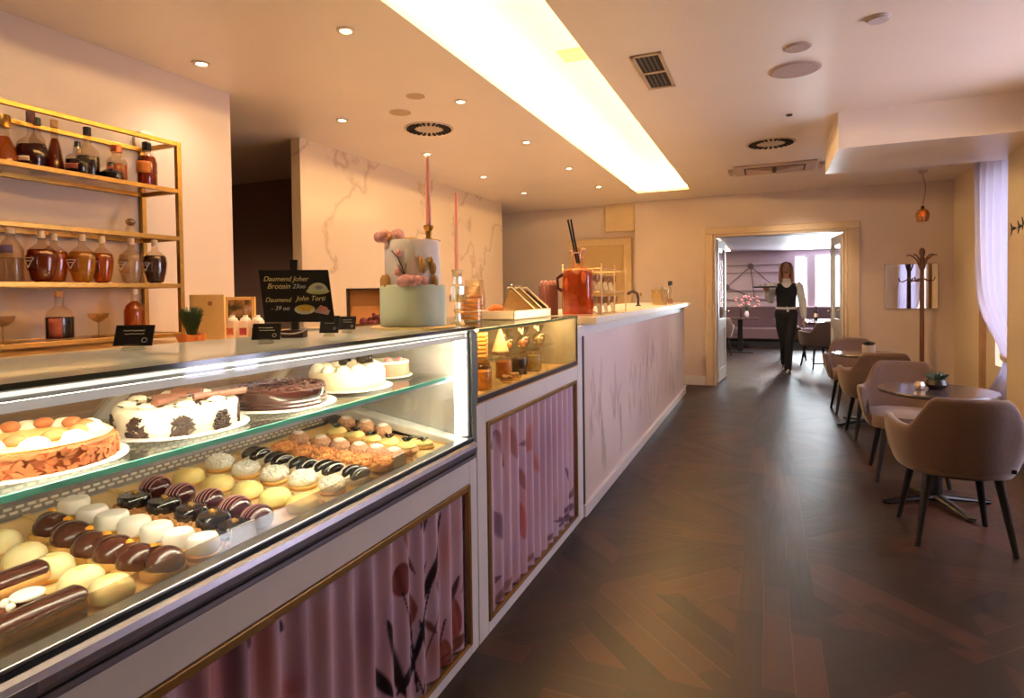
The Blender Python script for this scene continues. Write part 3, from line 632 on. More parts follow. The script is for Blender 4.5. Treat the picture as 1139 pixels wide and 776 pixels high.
for x in (xf, xb):
    for y in (ya, yb):
        m = MB(); bar(m, (x, y, 1.105), (x, y, 2.1415), .0125); m.build('post', GOLD, SH, world=True, bevel=.002)
for z in (1.128, 1.388, 1.64, 1.892, 2.142):
    m = MB(); 
    for x in (xf, xb): bar(m, (x, ya, z), (x, yb, z))
    for y in (ya, yb): bar(m, (xb, y, z), (xf, y, z))
    m.build('shelf_rim', GOLD, SH, world=True, bevel=.002)
    if z < 2.1: MB().box(xb+.012, ya+.012, z+.001, xf-.012, yb-.012, z+.009).build('glass_shelf', G('shelf_plate', (246, 236, 222), .08), SH, world=True)
t = thing('wall_dispenser', (-3.2, 2.29, 2.19), 'round white device on the wall above the shelf corner', 'wall device')
MB().lathe([(0, .03), (.05, .028), (.066, .02), (.07, 0)], seg=28).build('cover', M('device_white', (236, 216, 196), .5), t, smooth=True, rot=(0, PI/2, 0))
MB().lathe([(0, .034), (.016, .034), (.018, .028)], seg=16).build('button', M('device_button', (214, 190, 168), .5), t, smooth=True, rot=(0, PI/2, 0))
BG = G('bottle_glass', (240, 232, 220), .05, rough=.03)
def liquid(name, col, dens=.34): return G('liquid_'+name, col, .04, rough=.05, solid=dens, milk=col)
LQ = {'amber': liquid('amber', (206, 110, 34)), 'orange': liquid('orange', (222, 126, 40)), 'yellow': liquid('yellow', (226, 170, 52)), 'red': liquid('red', (170, 64, 28)),
      'dark': liquid('dark', (44, 14, 16), .7), 'maroon': liquid('maroon', (62, 18, 22), .7), 'black': liquid('black', (22, 12, 14), .8), 'clear': liquid('clear', (240, 230, 216), .06)}
CAPS = {'black': M('cap_black', (24, 20, 20), .4), 'gold': GOLD, 'cork': M('cap_cork', (186, 140, 92), .7, vary=.2), 'copper': M('cap_copper', (190, 106, 70), .35, .7), 'green': M('cap_green', (30, 46, 38), .4), 'clear': M('cap_white', (236, 220, 200), .3), 'red': M('cap_darkred', (70, 22, 24), .4)}
LAB = M('label_cream', (222, 196, 160), .6, vary=.1, scale=40); LABO = M('label_orange', (214, 126, 48), .6, vary=.1); LABB = M('label_black', (24, 20, 22), .5); LABV = M('label_violet', (104, 90, 140), .5); LABR = M('label_red', (150, 70, 50), .6, vary=.3, scale=60); LABD = M('label_silver', (226, 220, 208), .35, .3)
def bottle(name, x, y, z, prof, fill, lq, cap, label, sx=1, sy=1, lab=None, labm=None, caph=.03, capr=.013, seg=22, rz=0, emblem=False, feet=False):
    """prof: outer profile radius/height; fill = share of height filled; sx depth scale, sy width scale"""
    t = thing(name, (x, y, z), label, 'bottle', None, rz)
    MB().lathe(prof, seg=seg, sx=sx, sy=sy).build('glass_body', BG, t, smooth=True)
    top = prof[-1][1]; lim = fill*top; ip = [(0, .006)]
    for i, (r, h) in enumerate(prof):
        if h <= lim and r > .004: ip.append((max(.002, r-.004), max(.006, h)))
        elif h > lim:
            r0, h0 = prof[i-1]; k = (lim-h0)/(h-h0+1e-9); ip.append((max(.002, r0+(r-r0)*k-.004), lim)); break
    ip.append((0, ip[-1][1]))
    if lq: MB().lathe(ip, seg=seg, sx=sx, sy=sy).build('liquid', LQ[lq], t, smooth=True)
    MB().lathe([(0, top-.004), (capr, top-.004), (capr, top+caph*.9), (capr*.85, top+caph), (0, top+caph)], seg=16).build('cap', CAPS[cap], t, smooth=True)
    if lab:
        a0, a1, h0, h1 = lab; n = 10
        def rad(h):
            for i in range(len(prof)-1):
                if prof[i][1] <= h <= prof[i+1][1]: return prof[i][0]+(prof[i+1][0]-prof[i][0])*(h-prof[i][1])/(prof[i+1][1]-prof[i][1]+1e-9)
            return prof[-1][0]
        m = MB(); m.grid(n, 5, lambda u, v: ((rad(h0+(h1-h0)*v)*1.02+.0008)*sx*math.cos(a0+(a1-a0)*u), (rad(h0+(h1-h0)*v)*1.02+.0008)*sy*math.sin(a0+(a1-a0)*u), h0+(h1-h0)*v))
        o = m.build('label', labm, t, smooth=True); sd = o.modifiers.new('s', 'SOLIDIFY'); sd.thickness = .0008
        if emblem:
            def on(u, v): 
                a = a0+(a1-a0)*u; h = h0+(h1-h0)*v; r = rad(h)*1.02+.0022
                return (r*sx*math.cos(a), r*sy*math.sin(a), h)
            e = MB()
            for p, q in (((.15, .8), (.5, .2)), ((.85, .8), (.5, .2)), ((.15, .8), (.85, .8)), ((.3, .62), (.7, .62))): e.tube([on(*p), on((p[0]+q[0])/2, (p[1]+q[1])/2), on(*q)], .0016, 5)
            e.build('emblem', LABD, t)
    if feet:
        f = MB()
        for a in (.6, 2.5, 3.8, 5.6): f.ball((prof[1][0]*.7*sx*math.cos(a), prof[1][0]*.7*sy*math.sin(a), .004), .008, .008, .006, 8, 5)
        f.build('feet', BG, t)
    return t
z1, z2, z4 = 1.902, 1.398, 1.138
ROUND = [(.03, .0), (.056, .006), (.063, .05), (.062, .09), (.05, .12), (.022, .145), (.015, .16), (.014, .215)]
SLIM = [(.034, 0), (.036, .01), (.036, .12), (.03, .16), (.015, .19), (.014, .23)]
CONE = [(.036, 0), (.04, .01), (.036, .06), (.024, .13), (.015, .17), (.013, .225)]
SQUAT = [(.045, 0), (.05, .008), (.05, .07), (.04, .088), (.018, .10), (.016, .135)]
SHOUL = [(.046, 0), (.05, .008), (.05, .11), (.042, .14), (.018, .165), (.015, .215)]
RECT = [(.048, 0), (.052, .008), (.053, .13), (.044, .165), (.02, .18), (.02, .2)]
FLASK = [(.028, .006), (.042, .012), (.054, .06), (.060, .11), (.055, .145), (.03, .168), (.016, .18), (.015, .205)]
fa = -PI/2+.45   # the side of a bottle that faces the room's front
def LB(w, a, b): return (fa-w, fa+w, a, b)
bottle('spirit_bottle', -3.03, 1.535, z1, [(.04, 0), (.05, .01), (.046, .06), (.03, .1), (.018, .13), (.014, .17)], .75, 'amber', 'gold', 'amber decanter with ornate gold stopper at the left end of the top bottle shelf', capr=.024, caph=.05)
bottle('spirit_bottle', -3.02, 1.632, z1, ROUND, .5, 'maroon', 'red', 'big round cognac bottle of dark liquor with dark red cap on top shelf', lab=LB(.5, .03, .05), labm=LAB, caph=.045, capr=.017)
bottle('spirit_bottle', -3.10, 1.70, z1, SLIM, .6, 'dark', 'green', 'slim dark bottle with green cap behind the big round cognac bottle', lab=LB(.8, .03, .11), labm=LABB, caph=.03, capr=.016)
bottle('spirit_bottle', -3.05, 1.745, z1, CONE, .75, 'red', 'cork', 'tall cone shaped amber red bottle on top shelf', caph=.03, capr=.015)
bottle('spirit_bottle', -2.96, 1.79, z1, SQUAT, .5, 'black', 'black', 'low squat black bottle in front of the cone shaped bottle', lab=LB(.6, .02, .045), labm=LABR, caph=.02)
bottle('spirit_bottle', -3.02, 1.873, z1, SHOUL, .5, 'dark', 'black', 'clear shouldered bottle half full of dark liquor with black stopper', lab=LB(.8, .015, .055), labm=LABB, caph=.035, capr=.017)
bottle('spirit_bottle', -2.96, 1.945, z1, [(.05, 0), (.054, .006), (.052, .035), (.03, .05), (.015, .06), (.013, .08)], .7, 'black', 'black', 'very low dark flask lying before the copper topped bottle', caph=.01)
bottle('spirit_bottle', -3.03, 2.02, z1, [(.042, 0), (.046, .008), (.046, .11), (.036, .13), (.022, .14), (.021, .165)], .6, 'orange', 'copper', 'amber bottle with wide copper top and dark label on top shelf', lab=LB(1.1, .012, .06), labm=LABB, caph=.03, capr=.026)
bottle('spirit_bottle', -3.0, 2.16, z1, RECT, .82, 'red', 'black', 'bourbon bottle with orange label and black cap alone at shelf end', sx=.7, lab=LB(.95, .075, .135), labm=LABO, caph=.04, capr=.022)
def flask(y, lq, label, x=-3.02, sy=1.0):
    return bottle('flask_bottle', x, y, z2, FLASK, .74, lq, 'clear', label, sx=.55, sy=sy, lab=LB(.75, .055, .125), labm=BG, caph=.03, capr=.015, emblem=True, feet=True, rz=-.3)
bottle('spirit_bottle', -3.06, 1.56, z2, [(.042, 0), (.046, .01), (.046, .15), (.03, .18), (.016, .2), (.016, .22)], .5, 'clear', 'clear', 'clear bottle with violet label at the left of the second bottle shelf', lab=LB(.8, .13, .165), labm=LABV, caph=.02, capr=.018)
flask(1.66, 'red', 'round shouldered flask of red amber liquor with silver emblem'); flask(1.745, 'orange', 'flask of orange liquor with silver emblem beside the red amber flask', -3.08)
flask(1.835, 'yellow', 'flask of golden yellow liquor with silver emblem, middle of second shelf'); flask(1.94, 'orange', 'narrow flask of honey coloured liquor right of the golden yellow flask', -3.04, .85)
flask(2.075, 'clear', 'flask of clear spirit with silver emblem, left of the dark maroon flask'); flask(2.19, 'maroon', 'flask of dark maroon liquor with pale emblem at the shelf end', -3.0)
t = thing('glass_carafe', (-3.10, 2.13, 1.65), 'small empty glass carafe with round stopper on the otherwise empty shelf', 'carafe')
MB().lathe([(.02, 0), (.026, .008), (.024, .04), (.018, .055), (.022, .06)], seg=18).build('glass_body', BG, t, smooth=True); MB().ball((0, 0, .078), .024, .024, .02).build('stopper', G('stopper_glass', (214, 190, 160), .2, solid=.3, milk=(150, 110, 80)), t, smooth=True)
bottle('square_decanter', -3.0, 1.715, z4, [(.055, 0), (.06, .01), (.06, .10), (.05, .13), (.02, .155), (.018, .2)], .52, 'black', 'cork', 'clear square decanter with dark liquor and red label on bottom shelf', sx=.7, lab=(fa-.1, fa+.9, .01, .1), labm=LABR, caph=.025, capr=.016)
bottle('spirit_bottle', -3.04, 2.10, z4, [(.05, 0), (.056, .01), (.056, .12), (.045, .15), (.02, .17), (.018, .21)], .82, 'orange', 'clear', 'orange liquor bottle on the bottom shelf behind the nearest price tag', sx=.7, caph=.025, capr=.016)
for y, l in ((1.50, 'empty coupe glass at the left end of the bottom shelf'), (1.90, 'empty coupe glass between the decanter and the orange bottle')):
    t = thing('coupe_glass', (-3.02, y, z4), l, 'glass')
    MB().lathe([(.032, 0), (.03, .003), (.004, .008)], seg=18).build('foot', BG, t, smooth=True); MB().lathe([(.0035, .006), (.0035, .07)], seg=8).build('stem', BG, t); MB().lathe([(.003, .068), (.02, .076), (.04, .095), (.046, .115), (.0445, .115), (.038, .096), (.018, .08), (.001, .073)], seg=22).build('bowl', BG, t, smooth=True)
# ---- things on the back counter
zt = 1.09
p = Vector((-2.86, 2.385, zt))
t = thing('wooden_board', p, 'upright pale wooden board leaning behind the rosemary pot', 'board', None, .35)
MB().prism([(-.10, 0), (.10, 0), (.10, .25), (-.10, .25)], 0, .018, lambda x, y, z: (x, z, y)).build('panel', BCW, t, bevel=.004)
MB().lathe([(.010, -.003), (.014, .0)], seg=14).build('knot', M('knot_brown', (150, 104, 56), .6), t, loc=(.02, -.001, .2), rot=(PI/2, 0, 0))
def plant(name, loc, label, potm, n, hgt, spread, leafm, potr=.04, poth=.06, lw=.006, lean=1.0, seed=1, prof=None, cat='plant', rosette=False):
    t = thing(name, loc, label, cat); r = random.Random(seed)
    MB().lathe(prof or [(potr*.75, 0), (potr*.85, .004), (potr, poth), (potr*.9, poth), (potr*.85, poth*.85), (0, poth*.85)], seg=20).build('pot', potm, t, smooth=True)
    m = MB()
    for k in range(n):
        a = r.random()*2*PI; e = spread*(r.random()**.6); h = hgt*(.6+.4*r.random())*(1-.35*e/spread*(1 if rosette else .3))
        b = Vector((.4*potr*math.cos(a)*r.random(), .4*potr*math.sin(a)*r.random(), poth*.85)); tip = Vector((e*math.cos(a), e*math.sin(a), poth+h)); mid = (b+tip)/2+Vector((0, 0, h*.18))
        m.tube([b, mid, tip], [(lw*.6, lw*.25), (lw, lw*.3), (lw*.12, lw*.1)], 6)
        if not rosette:
            for q in range(7):
                f = .25+.1*q; c = b.lerp(tip, f)+Vector((0, 0, h*.1)); aa = r.random()*2*PI
                m.tube([c, c+Vector((.02*math.cos(aa), .02*math.sin(aa), .014))], [(lw*.35, lw*.2), (lw*.1, lw*.1)], 4)
    m.build('foliage', leafm, t)
    return t
GREEN = M('leaf_green', (44, 70, 34), .5, vary=.3, scale=20); TERRA = M('terracotta', (190, 104, 54), .7, vary=.15)
pl = plant('potted_rosemary', (-2.70, 2.16, zt), 'small bushy green herb in an orange paper wrapped pot beside the shelf end', TERRA, 110, .15, .06, GREEN, .05, .045)
m = MB(); m.grid(24, 4, lambda u, v: ((.052+.016*v+.006*math.sin(u*40))*math.cos(2*PI*u), (.052+.016*v+.006*math.sin(u*40))*math.sin(2*PI*u), .045*v+.008*math.sin(u*25)*v), loop=True)
o = m.build('paper_wrap', M('kraft_orange', (206, 124, 62), .8, vary=.12), pl); o.modifiers.new('s', 'SOLIDIFY').thickness = .0015
pc = pt(267, 335, y=2.72); 
t = thing('picture_frame', (pc.x, pc.y, zt), 'small pale framed picture of green plants and dark fruit behind white bottles', 'picture', None, .35)
m = MB(); m.box(-.095, -.01, 0, .095, .01, .02).box(-.095, -.01, .215, .095, .01, .235).box(-.095, -.01, 0, -.075, .01, .235).box(.075, -.01, 0, .095, .01, .235)
m.build('frame', M('pale_gold_wood', (222, 178, 110), .45, vary=.08), t, bevel=.002)
PIC = bpy.data.materials.new('still_life_print'); PIC.use_nodes = True
nt = PIC.node_tree; tc = nt.nodes.new('ShaderNodeTexCoord'); vo = nt.nodes.new('ShaderNodeTexNoise'); vo.inputs['Scale'].default_value = 16; rp = nt.nodes.new('ShaderNodeValToRGB')
e = rp.color_ramp.elements; e[0].position = .35; e[0].color = lin((60, 26, 26)); e[1].position = .7; e[1].color = lin((170, 156, 170)); k = e.new(.45); k.color = lin((66, 66, 30)); k = e.new(.55); k.color = lin((150, 110, 60))
nt.links.new(tc.outputs['Object'], vo.inputs['Vector']); nt.links.new(vo.outputs['Fac'], rp.inputs['Fac']); nt.links.new(rp.outputs['Color'], nt.nodes['Principled BSDF'].inputs['Base Color'])
MB().box(-.076, -.004, .019, .076, .004, .216).build('print', PIC, t)
for k, (px, cc, l) in enumerate(((259, (206, 120, 90), 'white carton bottle with orange fruit label, nearest the herb pot'), (273.5, (180, 64, 70), 'white carton bottle with red fruit label, middle of the three'), (287, (160, 120, 110), 'white carton bottle partly behind a black price tag'))):
    q = pt(px, 376, z=zt)
    t = thing('white_bottle', q, l, 'bottle', None, .3)
    MB().box(-.028, -.028, 0, .028, .028, .1).build('carton', M('carton_white', (240, 216, 196), .5), t, bevel=.006)
    MB().lathe([(.03, .1), (.026, .112), (.014, .118), (.014, .13), (0, .13)], seg=16).build('cap', M('carton_cap', (246, 232, 214), .4), t, smooth=True)
    MB().box(-.02, -.0295, .02, .022, -.0285, .06).build('fruit_label', M('fruit_label_%d' % k, cc, .6, vary=.35, scale=60), t)
q = pt(398, 363, z=zt)
t = thing('gift_box', (-2.86, 3.80, zt), 'dark edged open display box with brown inside, right of the chalkboard', 'box', None, .38)
m = MB(); m.box(-.14, -.01, 0, -.125, .05, .29).box(.125, -.01, 0, .14, .05, .29).box(-.14, -.01, .275, .14, .05, .29).box(-.14, -.01, 0, .14, .05, .015)
m.build('dark_rim', M('dark_brown_wood', (58, 34, 24), .5, vary=.15), t, bevel=.003)
MB().box(-.13, .035, .01, .13, .045, .28).build('back_panel', M('kraft_brown', (160, 112, 66), .7, vary=.06), t)
MB().hexa([(-.125, -.005, .012), (.125, -.005, .012), (.125, .01, .012), (-.125, .01, .012), (-.10, .02, .15), (.125, .02, .15), (.125, .034, .15), (-.10, .034, .15)]).build('lid_flap', M('kraft_light', (190, 132, 76), .7, vary=.06), t, bevel=.002)
t = thing('dried_flower_bunch', (-2.62, 3.62, zt), 'dark red dried flower bunch lying before the brown box', 'flowers', None)
r = random.Random(5); m = MB(); s2 = MB()
for k in range(46):
    a = r.random()*2*PI; e = .13*r.random()**.5; m.ball((e*math.cos(a), e*math.sin(a)*.7, .03+.08*r.random()*(1-e/.16)), .016+.01*r.random(), None, None, 7, 5)
for k in range(10): s2.tube([(.02*r.random(), 0, .03), (.16+.04*r.random(), (r.random()-.5)*.08, .02+.1*r.random())], .003, 5)
m.build('petals', M('dried_red', (92, 22, 22), .8, vary=.5, scale=40), t); s2.build('stems', M('dried_stem', (84, 60, 34), .8), t)
# ================================================================== ON THE CASE TOP
zt2 = 1.2017
TAGB = M('tag_black', (13, 13, 14), .6, vary=.15); CHALK = M('chalk_white', (224, 220, 206), .8); ACRY = G('clear_acrylic', (232, 236, 232), .10)
def price_tag(px, py, w, h, rz, label, lean=.3):
    p = pt(px, py, z=zt2); t = thing('price_tag', p, label, 'price tag', 'black price tags on the case top', rz)
    MB().hexa([(-w*.22, -.016, 0), (w*.22, -.016, 0), (w*.22, .016, 0), (-w*.22, .016, 0), (-w*.2, -.003, .014), (w*.2, -.003, .014), (w*.2, .007, .014), (-w*.2, .007, .014)]).build('foot', ACRY, t)
    R = Matrix.Rotation(-lean, 4, 'X'); tr = Matrix.Translation((0, 0, .011)) @ R
    m = MB().box(-w/2, -.0015, 0, w/2, .0015, h); m.v = [tuple(tr @ Vector(v)) for v in m.v]; m.build('plate', TAGB, t, bevel=.001)
    m = MB(); b = w*.02
    m.box(-w/2-b, -.0025, -b, w/2+b, .0, 0).box(-w/2-b, -.0025, h, w/2+b, 0, h+b).box(-w/2-b, -.0025, 0, -w/2, 0, h).box(w/2, -.0025, 0, w/2+b, 0, h); m.v = [tuple(tr @ Vector(v)) for v in m.v]; m.build('border', M('tag_border', (34, 35, 35), .4), t)
    r = random.Random(int(px)); m = MB()
    for row, (a, b_) in enumerate(((-.30, .22), (-.26, .26))):
        x = a*w; zz = h*(.74-.17*row)
        while x < b_*w:
            ln = w*(.03+.06*r.random()); m.tube([(x, -.0022, zz), (x+ln*.5, -.0022, zz+h*.035*(r.random()-.3)), (x+ln, -.0022, zz)], w*.011, 4); x += ln+w*.012
    m.tube([(w*.30+w*.07*math.cos(a*.6), -.0022, h*.25+w*.06*math.sin(a*.6)) for a in range(11)], w*.01, 4)
    m.v = [tuple(tr @ Vector(v)) for v in m.v]; m.build('chalk_lines', CHALK, t)
price_tag(148, 389, .088, .046, .38, 'black price tag in front of the orange liquor bottle, nearest tag')
price_tag(296, 382, .070, .040, .42, 'black price tag below the left corner of the chalkboard')
price_tag(366, 374, .056, .050, .30, 'black price tag just below the right corner of the chalkboard')
price_tag(386, 370, .054, .042, .30, 'black price tag behind and right of the chalkboard, before the flowers')
# chalkboard on a dark foot
bp_ = Vector((0, 0, H))+ray(330, 329)*1.74; ang = math.atan2(RT.y, RT.x)
t = thing('chalkboard', (bp_.x, bp_.y, zt2), 'tilted chalkboard menu with handwritten cake names and coloured cake drawings', 'chalkboard', None, ang)
Wb, Hb = .202, .152; hb = bp_.z-zt2
TR = Matrix.Translation((0, 0, hb)) @ Matrix.Rotation(-.12, 4, 'X') @ Matrix.Rotation(.01, 4, 'Y')
def bx_(*a):
    m = MB().box(*a); m.v = [tuple(TR @ Vector(v)) for v in m.v]; return m
m = MB(); m.hexa([(-Wb/2+.012, -.003, -Hb/2), (Wb/2+.012, -.003, -Hb/2), (Wb/2+.012, .003, -Hb/2), (-Wb/2+.012, .003, -Hb/2), (-Wb/2-.012, -.003, Hb/2), (Wb/2-.012, -.003, Hb/2), (Wb/2-.012, .003, Hb/2), (-Wb/2-.012, .003, Hb/2)])
m.v = [tuple(TR @ Vector(v)) for v in m.v]; m.build('board', M('slate_black', (15, 12, 12), .7, vary=.1), t)
m = MB().box(-.012, .004, -hb+.002, .008, .016, Hb/2+.03); m.build('rear_post', BLKWOOD, t, loc=(-.01, .008, hb))
m = MB().box(-.045, -.012, 0, .02, .03, .022); m.build('foot', M('foot_darkred', (66, 34, 28), .5), t, bevel=.003)
m = MB(); m.tube([(-.02+.05*math.cos(PI+a*PI/10), -.014, .030+.018*math.sin(PI+a*PI/10)) for a in range(11)], .0025, 6); m.build('foot_ring', M('ring_white', (216, 206, 200), .4), t)
def tm(x, z): return TR @ Matrix.Translation((x, -.0035, z)) @ Matrix.Rotation(PI/2, 4, 'X')
CY_ = M('chalk_yellow', (226, 206, 150), .8); CW = M('chalk_bluewhite', (200, 204, 206), .8)
text_mesh('writing', 'Daumend Joher', .0205, CY_, t, tm(-.098, .043)); text_mesh('writing', 'Brotein', .022, CY_, t, tm(-.086, .021)); text_mesh('writing', '\u00b7 23oo', .018, CW, t, tm(-.022, .022))
text_mesh('writing', 'Daumend', .019, CY_, t, tm(-.090, -.018)); text_mesh('writing', 'John Torti', .020, CY_, t, tm(.000, -.014)); text_mesh('writing', '- 39 oo', .018, CW, t, tm(-.072, -.042))
def drawn(poly, col, nm, d=.0036):
    m = MB(); m.prism(poly, 0, .0006, lambda x, y, z: tuple(TR @ Vector((x, -d-z, y)))); m.build('drawing', M(nm, col, .8, vary=.15, scale=120), t)
def ell(cx, cz, rx, rz_, a0=0, a1=2*PI, n=22): return [(cx+rx*math.cos(a0+(a1-a0)*i/n), cz+rz_*math.sin(a0+(a1-a0)*i/n)) for i in range(n+(1 if a1-a0 < 6.2 else 0))]
drawn(ell(.062, .012, .03, .026, 0, PI), (196, 200, 170), 'chalk_cream'); drawn(ell(.062, .013, .034, .009), (186, 190, 120), 'chalk_lime', .0034); drawn(ell(.066, .024, .012, .006), (150, 140, 160), 'chalk_lilac', .0044)
drawn(ell(.026, -.040, .030, .014), (206, 204, 186), 'chalk_pale', .0034); drawn(ell(.027, -.036, .024, .010), (206, 172, 70), 'chalk_gold', .0044)
drawn([(.052, -.048), (.094, -.056), (.1, -.044), (.072, -.027)], (186, 150, 156), 'chalk_pink', .0034); drawn(ell(.08, -.038, .013, .007), (196, 120, 112), 'chalk_rose', .0044)
# ---- two tier cake
cc = Vector((-1.186, 1.862, zt2))
t = thing('two_tier_cake', cc, 'two tier cake, mint green below and pale pink above, with dried flowers', 'cake')
MB().lathe([(0, 0), (.150, 0), (.152, .006), (.147, .009), (0, .009)], seg=48).build('gold_board', M('cake_board_gold', (214, 186, 132), .35, .6), t, smooth=True)
MB().lathe([(0, .009), (.116, .009), (.119, .014), (.119, .148), (.114, .156), (0, .157)], seg=56).build('lower_tier', M('mint_icing', (218, 232, 208), .45, vary=.02, sss=.1), t, smooth=True)
MB().lathe([(0, .157), (.098, .157), (.100, .161), (.100, .308), (.096, .315), (0, .316)], seg=56).build('upper_tier', M('pink_white_icing', (254, 244, 242), .45, vary=.04, scale=6, sss=.1), t, smooth=True)
PK = M('petal_pink', (232, 170, 164), .7, vary=.12, scale=30); OCH = M('petal_ochre', (196, 150, 84), .8, vary=.2, scale=30); TWIG = M('twig_brown', (84, 56, 44), .8)
fd = Vector((.53, -.85)); fr_ = Vector((.85, .53))
def on_cake(a, z, r=.1, out=.004): # angle from the viewer side
    d = fd*math.cos(a)+fr_*math.sin(a); return Vector((d.x*(r+out), d.y*(r+out), z))
for a, z, r_ in ((-.35, .165, .017), (.0, .168, .018), (.18, .17, .016), (.38, .168, .015), (-.5, .20, .012), (-.45, .265, .012), (-.2, .17, .02)):
    MB().ball(on_cake(a, z, .1, r_*.5), r_, r_, r_*1.15, 10, 7, lambda p: 1+.12*math.sin(p[0]*9)*math.sin(p[1]*9)).build('pink_flower', PK, t, smooth=True)
for a, z, r_ in ((.35, .215, .014), (.75, .212, .014), (.65, .235, .012), (.3, .235, .012), (.8, .165, .016), (-1.0, .166, .018), (-1.3, .166, .017)):
    MB().ball(on_cake(a, z, .1, r_*.4), r_*.8, r_*.8, r_*1.6, 9, 7).build('ochre_flower', OCH, t, smooth=True)
m = MB(); 
m.tube([on_cake(-.2, .165), on_cake(-.33, .21), on_cake(-.5, .25), on_cake(-.75, .275)], .0022, 6); m.tube([on_cake(-.25, .19), on_cake(-.22, .23)], .0018, 5); m.tube([on_cake(-.1, .165), on_cake(-.35, .20), on_cake(-.5, .225)], .0018, 5)
m.build('twig', TWIG, t)
for a, rr, r_ in ((-1.15, .105, .024), (-1.35, .118, .02), (-.75, .075, .026), (-.6, .085, .016)):
    MB().ball(on_cake(a, .328, rr, 0), r_, r_, r_, 12, 8, lambda p: 1+.08*math.sin(p[0]*8)*math.sin(p[2]*8)).build('pink_flower', PK, t, smooth=True)
for q_, r_ in ((on_cake(-.95, .324, .09, 0), (.018, .018, .012)), (on_cake(-1.2, .322, .08, 0), (.014, .014, .014)), (on_cake(-.3, .321, .03, 0), (.03, .03, .006))): MB().ball(q_, *r_).build('ochre_flower', OCH, t, smooth=True)
def candle(loc, label, holder, length, r0=.0095):
    k = thing('candle', loc, label, 'candle')
    if holder == 'gold':
        MB().lathe([(0, 0), (.042, 0), (.044, .004), (.03, .008), (.012, .012), (.010, .02), (.013, .028), (.011, .038), (.018, .05), (.019, .058), (.012, .06), (0, .055)], seg=24).build('holder', GOLD, k, smooth=True); h0 = .052
    else:
        cg = G('crystal', (232, 228, 214), .16, solid=.12, milk=(226, 216, 196))
        MB().lathe([(.034, 0), (.036, .006), (.016, .016), (.012, .05), (.018, .06), (.013, .07), (.012, .095), (.026, .105), (.03, .13), (.032, .165), (.022, .175), (.02, .205), (.026, .235), (.0, .235)], seg=8).build('holder', cg, k)
        m = MB()
        for a in range(6): m.ball((.034*math.cos(a*PI/3), .034*math.sin(a*PI/3), .115), .006, .006, .018, 6, 5)
        m.build('prism_drops', cg, k); h0 = .225
    MB().lathe([(0, h0), (r0*1.15, h0), (r0*.95, h0+length*.6), (r0*.62, h0+length), (0, h0+length+.002)], seg=16).build('wax', M('candle_salmon', (255, 186, 170), .4, sss=.4), k, smooth=True)
    MB().tube([(0, 0, h0+length), (.001, 0, h0+length+.010)], .0012, 5).build('wick', M('wick', (240, 226, 190), .8), k)
q = pt(477, 268, z=zt2+.318)
candle((q.x, q.y, zt2+.3165), 'tall salmon candle in small gold holder on top of the tiered cake', 'gold', .255)
# ================================================================== ON THE GLAZED COUNTER
zn = 1.191
candle((-1.213, 2.25, zn), 'tall salmon candle in faceted crystal holder behind the tiered cake', 'crystal', .335)
def jar(loc, label, cat, r, h, fillm, fill=.7, lid=None, name='glass_jar', lean=0):
    t = thing(name, loc, label, cat)
    MB().lathe([(r*.9, 0), (r, .006), (r, h*.8), (r*.8, h*.9), (r*.82, h), (r*.77, h), (r*.74, h*.9)], seg=18).build('glass_body', BG, t, smooth=True)
    if fillm: MB().lathe([(0, .004), (r*.9, .004), (r*.92, h*fill*.95), (r*.6, h*fill), (0, h*fill*1.03)], seg=16).build('filling', fillm, t, smooth=True)
    if lid: MB().lathe([(0, h), (r*.9, h), (r*.9, h+.012), (r*.2, h+.02), (r*.2, h+.032), (0, h+.035)], seg=18).build('lid', lid, t, smooth=True)
    return t
DRYF = M('dried_orange', (226, 150, 62), .7, vary=.25, scale=40); COOK = M('cookie_brown', (196, 132, 66), .8, vary=.3, scale=40); NUT = M('nut_brown', (120, 62, 40), .7, vary=.4, scale=60)
CEL = G('cellophane', (246, 240, 228), .10, rough=.12)
def bag(loc, label, w, h, m_, rz=.3, rows=5, seed=1):
    t = thing('biscuit_bag', loc, label, 'biscuits', None, rz); r = random.Random(seed)
    m = MB()
    for k in range(rows):
        for j in (-1, 0, 1): m.lathe([(0, 0), (w*.3, .002), (w*.32, .008), (w*.28, .014), (0, .016)], (j*w*.16, (r.random()-.5)*.01, .006+k*h*.62/rows), 12)
    m.build('biscuits', m_, t, smooth=True)
    f = MB(); f.grid(16, 7, lambda u, v: (w*.55*math.cos(2*PI*u)*(1-.55*max(0, v-.6)/.4*abs(math.sin(2*PI*u+.5))), w*.45*math.sin(2*PI*u)*(1-max(0, v-.62)/.38*.93), h*v), loop=True); f.build('wrapper', CEL, t, smooth=True)
    f = MB(); f.lathe([(w*.10, h*.83), (w*.13, h*.85), (w*.10, h*.87)], seg=12); f.build('tie', GOLD, t, smooth=True)
    return t
bag((-1.33, 2.60, zn), 'cellophane bag of orange dried fruit right of the crystal candle holder', .10, .17, DRYF, seed=2)
bag((-1.50, 2.98, zn), 'cellophane bag of golden biscuits behind the left end of the sandwich tray', .11, .21, COOK, seed=3)
SPH = G('speckled_glass', (226, 206, 180), .1, solid=.45, milk=(186, 150, 110))
k = thing('biscuit_tower', (-1.30, 2.13, zn), 'short stack of dark and pale layered wafers behind the mint cake tier', 'biscuits')
m = MB(); m2 = MB()
for i in range(8): (m if i % 2 else m2).box(-.05, -.035, .016*i, .05, .035, .016*i+.0155)
m.build('pale_layers', M('wafer_pale', (222, 186, 140), .8, vary=.1), k, bevel=.002); m2.build('dark_layers', M('wafer_dark', (86, 52, 36), .8, vary=.2), k, bevel=.002)
